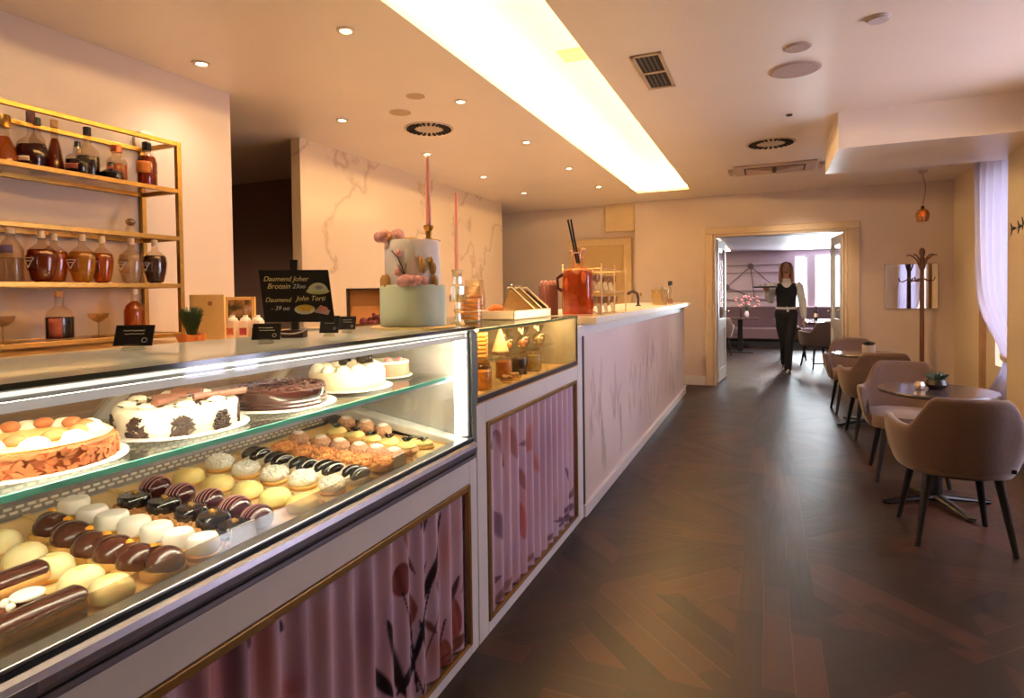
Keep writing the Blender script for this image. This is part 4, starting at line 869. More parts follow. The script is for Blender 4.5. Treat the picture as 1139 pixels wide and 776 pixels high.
# sandwich tray
t = thing('serving_tray', (-1.29, 2.99, zn), 'low white rectangular tray holding wrapped sandwich wedges', 'tray')
MB().box(-.14, -.27, 0, .14, .27, .006).box(-.14, -.27, 0, -.132, .27, .045).box(.132, -.27, 0, .14, .27, .045).box(-.14, -.27, 0, .14, -.262, .045).box(-.14, .262, 0, .14, .27, .045).build('tray_body', M('tray_white', (240, 226, 214), .35), t, bevel=.002)
MB().box(-.13, -.26, .0065, .13, .26, .009).build('paper_liner', M('liner', (230, 206, 170), .8), t)
BREAD = M('bread_tan', (222, 190, 140), .85, vary=.12, scale=30); HAM = M('filling_salad', (150, 110, 70), .7, vary=.4, scale=40); DKB = M('bread_dark', (86, 66, 46), .85, vary=.2, scale=30)
def wedge(loc, label, mats, rz):
    w = thing('sandwich_wedge', loc, label, 'sandwich', None, rz)
    tri = [(-.10, 0), (.062, 0), (.078, .035), (-.035, .142), (-.055, .138)]
    def pr(y0, y1, sc): return MB().prism([(x*sc, .004+z*sc) for x, z in tri], y0, y1, lambda x, z, y: (x, y, z))
    pr(-.026, -.010, .95).build('bread_slice', mats, w, bevel=.003); pr(.010, .026, .95).build('bread_slice', mats, w, bevel=.003); pr(-.010, .010, .97).build('sandwich_filling', HAM, w, bevel=.003)
    pr(-.032, .032, 1.06).build('clear_pack', CEL, w)
    rim_ = MB()
    for yy in (-.030, .030): rim_.tube([(tri[k][0]*1.07, yy, .004+tri[k][1]*1.07) for k in (1, 2, 3, 4)], [(.004, .0045)]*4, 6)
    rim_.build('card_rim', M('card_rim_cream', (240, 224, 190), .5), w, smooth=True)
    MB().tube([(-.04, -.03, .148), (-.06, -.03, .165), (-.03, -.03, .17), (-.03, -.03, .15)], .003, 5).build('pack_tab', CEL, w)
for i, (y, mt, l) in enumerate(((2.98, BREAD, 'wrapped pale sandwich wedge, front one of the three on the tray'), (3.09, BREAD, 'wrapped pale sandwich wedge in the middle of the tray'), (3.195, DKB, 'wrapped dark bread sandwich wedge at the back of the tray'))):
    wedge((-1.235, y, zn+.0095), l, mt, .42)
k = thing('muffin', (-1.28, 2.79, zn+.0095), 'orange brown muffin at the front of the sandwich tray', 'muffin')
MB().lathe([(.026, 0), (.034, .035), (.03, .036)], seg=18, wob=lambda a, z: 1+.05*math.sin(a*14)).build('paper_case', M('muffin_case', (176, 96, 44), .8), k, smooth=True); MB().ball((0, 0, .042), .040, .040, .026, 14, 9, lambda p: 1+.06*math.sin(p[0]*9+p[1]*7)).build('crown', M('muffin_top', (206, 118, 50), .8, vary=.25, scale=40), k, smooth=True)
zb = 1.1785
t = thing('ridged_cake', (-1.335, 3.74, zb), 'tall reddish brown ridged chocolate cake with pink tops behind the amber jug bottle', 'cake'); t.scale = (.72, .72, 1.45)
m = MB(); m.lathe([(0, 0), (.085, 0), (.085, .135), (0, .137)], seg=64, wob=lambda a, z: 1+.05*math.sin(a*16)); m.build('ridged_side', M('choc_redbrown', (122, 66, 56), .5, vary=.1), t, smooth='all')
m = MB()
for a in range(8): m.ball((.06*math.cos(a*PI/4), .06*math.sin(a*PI/4), .142), .022, .022, .016, 10, 6)
m.build('pink_tops', M('cream_pinkbrown', (206, 150, 140), .6), t, smooth=True)
# inside the vitrine
zv, zs = .913, 1.052
jar((-1.13, 2.30, zv), 'jar of orange dried fruit at the near end of the vitrine floor', 'jar', .045, .12, DRYF, lid=None); jar((-1.20, 2.42, zv), 'jar of golden biscuits on the vitrine floor', 'jar', .05, .12, COOK)
jar((-1.16, 2.80, zv), 'jar of dark coffee beans low in the vitrine', 'jar', .042, .12, M('beans', (44, 26, 20), .6, vary=.4, scale=80)); jar((-1.14, 2.95, zv), 'jar of pale candied peel low in the vitrine', 'jar', .042, .12, M('peel', (196, 176, 110), .7, vary=.2, scale=50)); jar((-1.18, 2.65, zv), 'jar of orange jelly cubes low in the vitrine', 'jar', .042, .12, M('jelly', (206, 126, 56), .5, vary=.2, scale=50))
for i, (y, n) in enumerate(((2.50, 'near'), (2.60, 'far'))):
    t = thing('nut_bowl', (-1.10, y, zv), 'small glass bowl of nuts on the vitrine floor, %s one' % n, 'bowl')
    MB().lathe([(.018, 0), (.03, .01), (.038, .03), (.036, .03), (.028, .013), (0, .008)], seg=18).build('glass_body', BG, t, smooth=True); r = random.Random(i); m = MB()
    for q in range(16): m.ball((.022*math.cos(q*2.4)*r.random()**.4, .022*math.sin(q*2.4)*r.random()**.4, .026+.008*r.random()), .008, .006, .006, 7, 5)
    m.build('nuts', M('mixed_nuts', (176, 130, 76), .6, vary=.4, scale=60), t, smooth=True)
t = thing('waffle_stack', (-1.16, 2.30, zs), 'stack of golden waffles on the upper glass shelf of the vitrine', 'waffles', None, .4)
m = MB()
for i in range(6): m.box(-.055, -.05, .0005+.0175*i, .055, .05, .0005+.0175*i+.014)
m.build('waffles', M('waffle_gold', (222, 158, 78), .7, vary=.2, scale=50), t, bevel=.004)
t = thing('paper_cone', (-1.13, 2.50, zs), 'pale leaning paper cone on the upper glass shelf of the vitrine', 'cone'); MB().lathe([(.04, 0), (.035, .02), (.004, .112)], seg=16).build('paper', M('cone_paper', (236, 206, 150), .7), t, smooth=True); MB().lathe([(.041, .0), (.042, .004), (.041, .008)], seg=16).build('rim', GOLD, t, smooth=True)
t = thing('silver_plate', (-1.22, 2.40, zv+.121), 'round silver plate of small pastries resting on the jars', 'plate'); MB().lathe([(0, 0), (.09, .001), (.12, .006), (.118, .008), (.088, .004), (0, .003)], seg=32).build('dish', STEEL, t, smooth=True); m = MB()
for q in range(8): m.ball((.06*math.cos(q*.785), .06*math.sin(q*.785), .005), .018, .018, .005, 8, 6)
m.build('biscuits', COOK, t, smooth=True)
for i in range(5):
    y = 2.62+.11*i
    t = thing('wrapped_sweet', (-1.15+(.04 if i % 2 else 0), y, zs), 'cellophane twist of sweets on the vitrine upper shelf, %s from the near end' % ORD[i], 'sweets', 'cellophane sweets in the vitrine')
    MB().ball((0, 0, .03), .034, .034, .03, 10, 7).build('wrapper', CEL, t, smooth=True); MB().lathe([(.008, .055), (.03, .10), (.028, .10), (.006, .06)], seg=10, wob=lambda a, z: 1+.2*math.sin(a*5)).build('twist', CEL, t); MB().ball((0, 0, .024), .024, .024, .02, 9, 6, lambda p: 1+.15*math.sin(p[0]*12)).build('sweets', [DRYF, COOK, NUT, M('peel', (196, 176, 110))][i % 4], t, smooth=True)
# ================================================================== ON THE BAR
zb = 1.1785
t = thing('punch_bottle', (-1.11, 3.66, zb), 'very large ribbed glass bottle of orange red punch with two black straws', 'bottle', None, 0); t.scale = (1.0, 1.0, 1.32)
rib = lambda a, z: 1+(.035*math.sin(a*9) if z < .2 else 0)
MB().lathe([(.088, 0), (.098, .01), (.098, .19), (.092, .215), (.05, .232), (.034, .245), (.030, .30), (.034, .306), (.034, .318), (.03, .32)], seg=54, wob=rib).build('glass_body', G('punch_glass', (250, 226, 206), .06), t, smooth='all')
MB().lathe([(0, .008), (.088, .008), (.09, .19), (.086, .205), (.05, .222), (0, .224)], seg=54, wob=rib).build('punch', liquid('punch', (206, 104, 34), .4), t, smooth='all')
m = MB()
for a in range(5): m.ball((.09*math.cos(a*1.26+.4), .09*math.sin(a*1.26+.4), .06+.03*a), .018, .018, .03, 8, 6)
m.build('orange_slices', M('orange_slice', (190, 84, 24), .5, vary=.3), t, smooth=True)
MB().tube([(.0, .0, .25), (-.030, -.012, .37), (-.052, -.022, .46)], .0065, 8).tube([(.012, .01, .25), (-.018, -.002, .37), (-.036, -.01, .462)], .0065, 8).build('straws', BLACK, t, smooth=True)
m = MB(); m.tube([(.036*math.cos(a*.4), .036*math.sin(a*.4), .30) for a in range(17)], .004, 6); m.ball((.05, -.03, .31), .018, .01, .012).ball((-.03, -.04, .305), .012, .01, .012); m.build('neck_ribbon', M('ribbon_beige', (206, 170, 140), .6), t, smooth=True)
MB().tube([(-.09, -.02, .20), (-.125, -.03, .18), (-.12, -.03, .13), (-.095, -.02, .12)], .010, 8).build('handle', M('handle_darkred', (80, 26, 20), .3), t, smooth=True)
# glass stand with two tiers
SY = 4.15
t = thing('glass_stand', (-1.12, SY, zb), 'two tier gold wire stand of small stemmed glasses on the bar', 'stand', None)
m = MB(); g = MB()
for x in (-.13, .13):
    for y in (-.36, 0, .36): m.tube([(x, y, 0), (x, y, .30), (x, y+.012, .315), (x, y, .33)], .005, 8)
for z in (.145, .30):
    for x in (-.13, .13): m.tube([(x, -.36, z), (x, .36, z)], .004, 6)
    for y in (-.36, .36): m.tube([(-.13, y, z), (.13, y, z)], .004, 6)
m.build('wire_frame', M('pale_gold_wire', (226, 196, 146), .35, .6), t, smooth=True)
g.box(-.125, -.355, .142, .125, .355, .146).build('glass_tier', GLASS, t)
protog = None; n = 0
for z, lst in ((.1465, [(-.06, -.27), (.06, -.27), (-.06, -.12), (.06, -.12), (-.06, .04), (.06, .04), (-.06, .2), (.06, .2)]), (.0005, [(.09, -.25), (.09, -.07), (.09, .12), (-.05, -.16), (-.05, .06)])):
    for i, (x, y) in enumerate(lst):
        lab = 'small stemmed glass on the %s tier of the wire stand, %s' % ('upper' if z > .05 else 'lower', ('%s pair, %s side' % (ORD[i//2], 'counter' if i % 2 == 0 else 'aisle')) if z > .05 else ('%s along the aisle side' % ORD[i] if i < 3 else '%s behind the aisle row' % ORD[i-3]))
        if protog is None:
            protog = thing('stemmed_glass', (-1.12+x, SY+y, zb+z), lab, 'glass', 'glasses on the wire stand')
            MB().lathe([(.024, 0), (.022, .003), (.004, .008), (.0035, .028), (.012, .034), (.027, .055), (.028, .082), (.0265, .082), (.025, .056), (.008, .038), (0, .036)], seg=16).build('glass_body', BG, protog, smooth=True)
            MB().hexa([(-.002, -.026, .006), (.018, -.03, .006), (.018, -.028, .006), (-.002, -.024, .006), (-.012, -.03, .05), (.010, -.034, .05), (.010, -.032, .05), (-.012, -.028, .05)]).build('white_card', M('card_white', (240, 234, 222)), protog); protog.scale = (1.3, 1.3, 1.42)
        else: dup(protog, (-1.12+x, SY+y, zb+z), label=lab)
q = pt(720, 340, z=zb)
t = thing('beer_tap', (-1.25, 6.3, zb), 'small dark curved tap standing on the bar beyond the glass stand', 'tap', None, 0)
MB().lathe([(.03, 0), (.03, .008), (.014, .014), (.012, .09), (0, .092)], seg=16).build('column', M('tap_dark', (60, 40, 34), .3, .6), t, smooth=True)
MB().tube([(0, 0, .08), (-.01, -.01, .13), (-.05, -.03, .155), (-.085, -.05, .14), (-.095, -.055, .12)], .016, 10).build('spout', M('tap_dark', (60, 40, 34)), t, smooth=True); MB().ball((.025, .01, .12), .012, .012, .02).build('knob', GOLD, t, smooth=True)
t = thing('ice_bucket', (-1.10, 6.75, zb), 'clear square sided ice bucket near the far end of the bar', 'ice bucket')
MB().lathe([(.075, 0), (.08, .005), (.095, .17), (.09, .17), (.075, .01), (0, .008)], seg=24).build('glass_body', G('bucket_glass', (236, 222, 176), .1, solid=.15, milk=(226, 200, 140)), t, smooth=True); r = random.Random(2); m = MB()
for a in range(9): x, y = .055*math.cos(a*2.2)*r.random(), .055*math.sin(a*2.2)*r.random(); m.box(x-.02, y-.02, .14+.02*r.random(), x+.02, y+.02, .185+.015*r.random())
m.build('ice_cubes', G('ice', (244, 240, 232), .15, solid=.3, milk=(240, 230, 214)), t); MB().tube([(-.07, 0, .10), (0.02, .02, .20), (.03, .02, .22)], .006, 8).build('tongs', STEEL, t, smooth=True)
bottle('syrup_bottle', -1.06, 7.25, zb, [(.03, 0), (.033, .006), (.033, .05), (.016, .075), (.014, .22)], .3, 'clear', 'black', 'slender clear bottle with black cap at the far end of the bar', caph=.05, capr=.026)
# ================================================================== PASTRIES
def deck_pt(px, py, up=.03):
    d = ray(px, py); # plane z = .776+.06*(-x-1.03)+up
    t = (.776-.0618+up+.005-H)/(d.z+.06*d.x); p = Vector((0, 0, H))+d*t
    return Vector((p.x, p.y, dz(p.x)+.0046))
TRAYG = M('gold_tray_card', (234, 200, 138), .38, .1, vary=.08, scale=8)
def tray(ya, yb, label):
    xm = -1.30; t = thing('pastry_tray', (xm, (ya+yb)/2, dz(xm)), label, 'tray', 'gold trays in the pastry case')
    m = MB(); xa, xb2 = -1.60, -1.065
    m.hexa([(x-xm, y-(ya+yb)/2, dz(x)-dz(xm)+o) for o in (.0005, .004) for x, y in ((xa, ya), (xb2, ya), (xb2, yb), (xa, yb))]); m.build('card', TRAYG, t)
    e = MB()
    for y in (ya, yb-.003): e.hexa([(x-xm, yy-(ya+yb)/2, dz(x)-dz(xm)+o) for o in (.004, .011) for x, yy in ((xa, y), (xb2, y), (xb2, y+.003), (xa, y+.003))])
    e.build('lip', TRAYG, t)
for ya, yb, l in ((.30, .63, 'chocolate eclairs'), (.635, .825, 'pale yellow domes and dark chocolate buns'), (.83, 1.02, 'white cylinders and black glazed tartlets'), (1.025, 1.225, 'striped dark domes and yellow domes'),
                  (1.23, 1.435, 'white coconut domes and black and white domes'), (1.44, 1.655, 'orange crumble buns and pink truffles'), (1.66, 1.875, 'sprig topped cream puffs at the far end')):
    tray(ya, yb, 'gold card tray under the %s' % l)
CH = M('chocolate_glaze', (84, 44, 34), .22, vary=.08, scale=6, coat=.3); CHD = M('dark_chocolate', (62, 30, 26), .2, vary=.1, coat=.4); BURG = M('burgundy_chocolate', (74, 30, 36), .18, vary=.1, coat=.5)
CHB = M('black_glaze', (26, 20, 20), .12, coat=.6, vary=.1); CHOUX = M('choux_tan', (222, 166, 96), .7, vary=.18, scale=40); TART = M('tart_gold', (226, 176, 96), .75, vary=.18, scale=60)
CREAMY = M('cream_yellow', (250, 232, 176), .4, vary=.03, sss=.1); CREAMG = M('cream_golden', (244, 218, 140), .45, vary=.05, sss=.1); MER = M('meringue_white', (250, 244, 232), .55, vary=.02, sss=.1)
CRUMB = M('crumb_orange', (222, 160, 98), .9, vary=.25, scale=90, bump=.4); PINKT = M('truffle_pinkbrown', (208, 156, 122), .85, vary=.22, scale=90, bump=.4); ORB = M('bun_orange', (216, 142, 88), .75, vary=.2, scale=50, bump=.2)
STRP = M('stripe_pink', (190, 136, 130), .4); WSTR = M('stripe_white', (230, 222, 214), .4); GOLDL = M('gold_leaf', (220, 170, 90), .4, .5); CREAMW = M('cream_white', (250, 240, 216), .5, vary=.03)
SUG = M('icing_sugar', (246, 226, 210), .9, vary=.05, scale=80)
def T(name, label): return thing(name, (0, 0, -5), label, 'pastry')
def p_eclair():
    t = T('chocolate_eclair', '')
    def lo(mb, r, z, L, fl): mb.tube([(0, -L, z), (0, -L*.96, z), (0, -L*.85, z), (0, 0, z), (0, L*.85, z), (0, L*.96, z), (0, L, z)], [r*.25, r*.7, r, r*1.03, r, r*.7, r*.25], 14, fl, ref=(1, 0, 0))
    m = MB(); lo(m, .027, .020, .075, .7); m.build('choux_base', CHOUX, t, smooth=True); m = MB(); lo(m, .0265, .031, .0745, .62); m.build('chocolate_glaze', CH, t, smooth=True)
    return t
def p_domecream():
    t = T('cream_dome', ''); MB().lathe([(0, 0), (.040, 0), (.043, .008), (.040, .012)], seg=20).build('biscuit_base', TART, t, smooth=True)
    m = MB().lathe([(.045, .008), (.047, .016), (.043, .034), (.033, .046), (.018, .053), (0, .055)], seg=24, wob=lambda a, z: 1+.02*math.sin(2*a)); m.build('cream_glaze', CREAMY, t, smooth=True)
    m = MB().ball((0, 0, .052), .016, .016, .005, 12, 6); m.build('cream_peak', CREAMG, t, smooth=True); return t
def p_choc():
    t = T('chocolate_bun', ''); MB().lathe([(0, 0), (.038, 0), (.042, .010), (.040, .017), (.036, .018)], seg=20, wob=lambda a, z: 1+.02*math.sin(a*12)).build('tart_base', TART, t, smooth=True)
    MB().ball((.006, 0, .026), .040, .036, .030, 18, 10).ball((-.018, .002, .034), .024, .026, .020, 14, 8).build('chocolate_glaze', CH, t, smooth='all')
    MB().ball((-.026, .01, .052), .008, .008, .006, 8, 6, lambda p: 1+.2*math.sin(p[0]*9)).build('orange_flake', M('orange_flake', (236, 160, 40), .5, vary=.2), t, smooth=True); return t
def p_white():
    t = T('white_marshmallow_tart', ''); MB().lathe([(0, 0), (.036, 0), (.040, .012), (.036, .014)], seg=20).build('tart_base', TART, t, smooth=True)
    MB().lathe([(0, .012), (.030, .012), (.036, .018), (.037, .042), (.032, .051), (.02, .054), (0, .054)], seg=24, wob=lambda a, z: 1+.03*math.sin(a*5)).build('white_top', MER, t, smooth=True); return t
def p_black():
    t = T('black_glazed_tartlet', ''); r = random.Random(4); m = MB().lathe([(0, 0), (.038, 0), (.040, .012), (.036, .014)], seg=20)
    for k in range(26): a = k*.2417; m.ball((.039*math.cos(a), .039*math.sin(a), .006+.01*r.random()), .005+.003*r.random(), None, None, 6, 4)
    m.build('crumb_base', CRUMB, t)
    MB().lathe([(0, .012), (.034, .012), (.038, .018), (.037, .035), (.033, .041), (0, .042)], seg=24).build('black_glaze', CHB, t, smooth=True)
    MB().ball((-.006, .004, .044), .009, .006, .004, 8, 5, lambda p: 1+.3*math.sin(p[0]*12)).build('gold_flake', GOLDL, t); return t
def p_burg():
    t = T('striped_chocolate_dome', ''); MB().lathe([(0, 0), (.034, 0), (.036, .006), (0, .007)], seg=20).build('paper_base', M('paper_tan', (196, 150, 104), .8), t, smooth=True)
    MB().ball((0, 0, .034), .040, .040, .032, 22, 14).build('chocolate_dome', BURG, t, smooth=True); m = MB()
    for k in (-.020, -.010, .0, .010, .020):
        pts = []
        for i in range(13):
            a = -1.25+2.5*i/12; w = math.sqrt(max(0, 1-(k/.040)**2)); pts.append((k, .0404*w*math.sin(a), .034+.0325*w*math.cos(a)))
        m.tube(pts, .0011, 5)
    m.build('pink_stripes', STRP, t); return t
def p_gold():
    t = T('golden_cream_dome', ''); MB().lathe([(0, 0), (.038, 0), (.042, .006), (.040, .010)], seg=20).build('biscuit_base', TART, t, smooth=True)
    MB().lathe([(.043, .008), (.044, .012), (.040, .028), (.030, .038), (.014, .043), (0, .044)], seg=24).build('cream_glaze', CREAMG, t, smooth=True)
    m = MB().tube([(-.02, -.012, .041), (0, 0, .0445), (.018, .012, .041)], .003, 6); m.build('cream_line', CREAMY, t, smooth=True); return t
def p_coco():
    t = T('white_coconut_dome', ''); r = random.Random(8); MB().lathe([(0, 0), (.038, 0), (.041, .008), (.036, .012)], seg=20).build('biscuit_base', TART, t, smooth=True)
    m = MB().ball((0, 0, .024), .041, .041, .024, 18, 10)
    for k in range(70):
        a = r.random()*2*PI; b = .05+r.random()*1.45; q = (.041*math.cos(b)*math.cos(a), .041*math.cos(b)*math.sin(a), .024+.024*math.sin(b)); m.ball(q, .006, .005, .005, 5, 4)
    m.build('coconut_top', MER, t); return t
def p_bw():
    t = T('black_and_white_dome', ''); MB().lathe([(0, 0), (.038, 0), (.04, .008), (.038, .02), (.02, .03), (0, .03)], seg=20).build('cream_base', CREAMW, t, smooth=True)
    for s in (-1, 1):
        MB().ball((s*.017, 0, .026), .020, .037, .023, 14, 9).build('black_shell', CHB, t, smooth=True)
    m = MB()
    for s in (-1, 1): m.tube([(s*.034, .03*math.sin(a), .026+.018*math.cos(a)) for a in [-1.3+2.6*i/10 for i in range(11)]], .0016, 5)
    m.build('white_line', WSTR, t); return t
def p_crumb():
    t = T('orange_crumble_bun', ''); r = random.Random(9); MB().ball((0, 0, .022), .041, .041, .022, 16, 9, lambda p: 1+.05*math.sin(p[0]*8+p[1]*6)).build('choux_bun', TART, t, smooth=True)
    m = MB()
    for k in range(60):
        a = r.random()*2*PI; b = .2+r.random()*1.35; m.ball((.04*math.cos(b)*math.cos(a), .04*math.cos(b)*math.sin(a), .022+.022*math.sin(b)), .005+.004*r.random(), None, None, 5, 4)
    m.ball((0, 0, .036), .028, .028, .012); m.build('crumble_top', ORB, t); return t
def p_truffle():
    t = T('pink_truffle', ''); MB().lathe([(.028, 0), (.036, .012), (.034, .012), (.026, .003)], seg=24, wob=lambda a, z: 1+.04*math.sin(a*12)).build('paper_case', M('paper_brown', (150, 96, 60), .8), t)
    MB().ball((0, 0, .034), .038, .038, .031, 18, 11, lambda p: 1+.035*math.sin(p[0]*11)*math.sin(p[1]*9+p[2]*5)).build('truffle', PINKT, t, smooth=True); MB().ball((0, 0, .058), .022, .022, .009, 12, 6, lambda p: 1+.12*math.sin(p[0]*9+p[1]*11)).build('icing_sugar', SUG, t, smooth=True); return t
def p_sprig():
    t = T('sprig_cream_puff', ''); MB().ball((0, 0, .020), .040, .040, .020, 16, 8).build('choux_bun', CHOUX, t, smooth=True)
    MB().ball((0, 0, .034), .034, .034, .015, 16, 8, lambda p: 1+.06*math.sin(p[0]*10+p[1]*8)).build('cream_top', CREAMG, t, smooth=True); m = MB()
    for a, l in ((.2, .03), (1.4, .026), (2.5, .03), (3.8, .024), (5, .03)): m.tube([(0, 0, .044), (l*.35*math.cos(a), l*.35*math.sin(a), .054), (l*.7*math.cos(a), l*.7*math.sin(a), .062)], [.0025, .003, .001], 5); m.ball((l*.45*math.cos(a+.4), l*.45*math.sin(a+.4), .056), .005, .003, .003, 6, 4)
    m.build('chocolate_sprig', CHB, t); return t
def p_square():
    t = T('cream_slice', ''); MB().box(-.032, -.03, 0, .032, .03, .010).build('sponge_base', TART, t, bevel=.003); MB().box(-.030, -.028, .010, .030, .028, .022).build('cream_top', CREAMG, t, bevel=.004); m = MB()
    for a in (.3, 1.7, 2.9, 4.4): m.tube([(0, 0, .022), (.012*math.cos(a), .012*math.sin(a), .032), (.024*math.cos(a), .024*math.sin(a), .030)], [.003, .004, .001], 5)
    m.build('chocolate_sprig', CHB, t); return t
ROWS = [
 (p_domecream, [(0, 598), (28, 612), (58, 625), (92, 640), (125, 650)], 'pale yellow glazed cream dome', 'row beside the eclairs', .028),
 (p_choc, [(57, 583), (78, 595), (100, 605), (125, 612), (150, 620), (180, 622)], 'glossy dark chocolate bun', 'row between yellow domes and white cylinders', .028),
 (p_white, [(83, 560), (103, 570), (125, 578), (150, 584), (175, 590), (200, 597), (228, 603)], 'white marshmallow cylinder', 'row behind the dark chocolate buns', .03),
 (p_black, [(150, 556), (186, 563), (221, 572), (250, 582), (278, 594)], 'black glazed tartlet', 'row behind the white cylinders', .025),
 (p_burg, [(173, 541), (204, 549), (240, 556), (274, 567), (303, 578)], 'pink striped burgundy dome', 'row behind the black tartlets', .034),
 (p_gold, [(210, 527), (243, 535), (275, 542), (306, 550), (336, 556)], 'flat golden cream dome', 'row behind the striped domes', .024),
 (p_coco, [(244, 513), (273, 520), (305, 526), (337, 531), (370, 537)], 'rough white coconut dome', 'row behind the golden domes', .026),
 (p_bw, [(285, 505), (310, 511), (337, 516), (366, 521), (396, 526)], 'black and white shelled dome', 'row behind the coconut domes', .026),
 (p_crumb, [(317, 499), (340, 503), (362, 507), (385, 511), (408, 514), (428, 516)], 'orange crumble topped bun', 'behind the black and white domes', .025),
 (p_truffle, [(332, 487), (357, 492), (378, 496), (400, 500), (420, 503), (440, 507)], 'sugared pink brown truffle', 'row behind the crumble buns', .034),
 (p_sprig, [(375, 481), (395, 485), (414, 489), (433, 493), (452, 497)], 'cream puff with chocolate sprig', 'row behind the pink truffles', .03),
 (p_truffle, [(385, 470), (406, 474), (426, 478)], 'pinkish brown truffle', 'last short row', .034)]
PROT = {}
for fn, px, desc, row, up in ROWS:
    n = len(px); PS = [deck_pt(a, b, up) for a, b in px]; xa_, xb_ = PS[0].x, PS[-1].x
    for i, p in enumerate(PS):
        k = n-1-i
        if xb_ > -1.08: p.x = xa_+(p.x-xa_)*(-1.08-xa_)/(xb_-xa_); p.z = dz(p.x)+.0046
        lab = '%s, %s from the glass, %s' % (desc, ORD[k], row)
        if fn not in PROT: PROT[fn] = fn(); o = PROT[fn]; o.location = p; o['label'] = lab
        else: o = dup(PROT[fn], p, label=lab)
        o['group'] = desc+'s in the case' if fn != p_truffle else 'pink truffles in the case'
        o.rotation_euler = (0, 0, rnd.uniform(-.25, .25) if fn not in (p_white,) else rnd.uniform(0, 3))
        s = rnd.uniform(.96, 1.05)*{p_domecream: .80, p_white: .87, p_burg: .90, p_coco: .90, p_gold: .93, p_truffle: .92}.get(fn, 1); o.scale = (s, s, s)
pe = p_eclair()
for i, (q, lab) in enumerate(((Vector((-1.09, .575, 0)), 'long chocolate eclair nearest the front glass'), (Vector((-1.245, .60, 0)), 'chocolate eclair in the middle, behind the front one'), (Vector((-1.175, .44, 0)), 'chocolate eclair at the left edge between two others'), (Vector((-1.43, .60, 0)), 'chocolate eclair at the back near the first yellow dome'))):
    q.z = dz(q.x)+.0046
    o = pe if i == 0 else dup(pe, q, label=lab, group='chocolate eclairs in the case')
    if i == 0: o.location = q; o['label'] = lab; o['group'] = 'chocolate eclairs in the case'
    o.rotation_euler = (0, 0, (.05, -.04, .08, -.1)[i])
t = thing('cream_swirl_tart', (-1.172, .600, dz(-1.172)+.0046), 'small tart with flat white cream disc between two chocolate eclairs', 'pastry')
MB().lathe([(0, 0), (.032, 0), (.036, .012), (.03, .014)], seg=18).build('nut_base', NUT, t, smooth=True); MB().ball((0, .006, .026), .026, .026, .008, 14, 7).ball((-.014, -.02, .02), .008).ball((.01, -.024, .02), .007).build('white_cream', MER, t, smooth=True)
ps = p_square()
for i, ((a, b), lab) in enumerate((((446, 497), 'small cream slice with chocolate sprig, front left of the last three'), ((455, 490), 'small cream slice with chocolate sprig, middle of the last three'), ((471, 491), 'small plain edged cream slice nearest the end of the case'))):
    p = deck_pt(a, b, .02); o = ps if i == 0 else dup(ps, p, label=lab)
    if i == 0: o.location = p; o['label'] = lab
    o['group'] = 'cream slices in the case'; o.rotation_euler = (0, 0, .4*i)
# ------------------------------------------------ whole cakes on the middle glass shelf
zc = 1.0278
PLATE = M('plate_white', (236, 232, 226), .3, vary=.02)
def cake(name, x, y, label, pr=.148):
    nm_ = {'nut_cake': 'almond sided cake', 'cream_cake': 'cream cake with shavings', 'chocolate_cake': 'dark chocolate cake', 'cream_gateau': 'plain sided cream gateau', 'pink_tart': 'small pink brown cake'}[name]
    b = thing('cake_board', (x, y, zc), 'round white cake board under the %s' % nm_, 'cake board')
    MB().lathe([(0, 0), (pr*.8, 0), (pr, .006), (pr-.001, .008), (pr*.8, .003), (0, .003)], seg=48).build('disc', PLATE, b, smooth=True)
    MB().lathe([(pr*.985, .0065), (pr*1.0, .0075), (pr*.995, .0088), (pr*.98, .008)], seg=48).build('rim', PLATE, b, smooth=True)
    q_ = thing(name, (x, y, zc+.0034), label, 'cake'); q_.scale = {'nut_cake': (.97, .97, .68), 'cream_cake': (.95, .95, .78), 'chocolate_cake': (.98, .98, .86), 'cream_gateau': (.96, .96, .86), 'pink_tart': (.98, .98, .95)}[name]; return q_
k = cake('nut_cake', -1.205, .635, 'whole cake with toasted almond flake side and cream topped with nut balls')
m = MB().lathe([(0, 0), (.128, 0), (.132, .008), (.132, .058), (.126, .064), (0, .064)], seg=56, wob=lambda a, z: 1+.006*math.sin(a*23+z*300))
m.build('sponge_side', M('almond_side', (158, 84, 44), .8, vary=.3, scale=38, bump=.3), k, smooth=True); r = random.Random(11); m = MB()
for i in range(260):
    a = r.random()*2*PI; z = .006+.052*r.random(); c = Vector((.132*math.cos(a), .132*math.sin(a), z)); u = Vector((-math.sin(a), math.cos(a), 0)); v = Vector((0, 0, 1)); th = r.random()*PI; e1 = u*math.cos(th)+v*math.sin(th); e2 = v*math.cos(th)-u*math.sin(th); nrm = Vector((math.cos(a), math.sin(a), 0)); q = [c+e1*.011, c+e2*.006, c-e1*.011, c-e2*.006]
    m.hexa([p-nrm*.001 for p in q]+[p+nrm*(.0025+.002*r.random()) for p in q])
m.build('almond_flakes', M('almond_flake', (176, 100, 54), .75, vary=.25, scale=30), k)
MB().lathe([(0, .064), (.124, .064), (.126, .068), (.118, .075), (.09, .072), (0, .070)], seg=48, wob=lambda a, z: 1+.01*math.sin(a*14)).build('cream_top', CREAMG, k, smooth=True)
for i in range(10):
    a = i*2*PI/10+.2; MB().lathe([(0, .07), (.024, .07), (.02, .082), (.01, .09), (0, .092)], (.096*math.cos(a), .096*math.sin(a), 0), 12, wob=lambda b, z: 1+.08*math.sin(b*6)).build('cream_rosette', CREAMW, k, smooth=True)
    MB().ball((.082*math.cos(a+.31), .082*math.sin(a+.31), .083), .0165, .0165, .0155, 12, 8).build('nut_ball', M('nut_ball', (178, 108, 64), .7, vary=.2, scale=40), k, smooth=True)
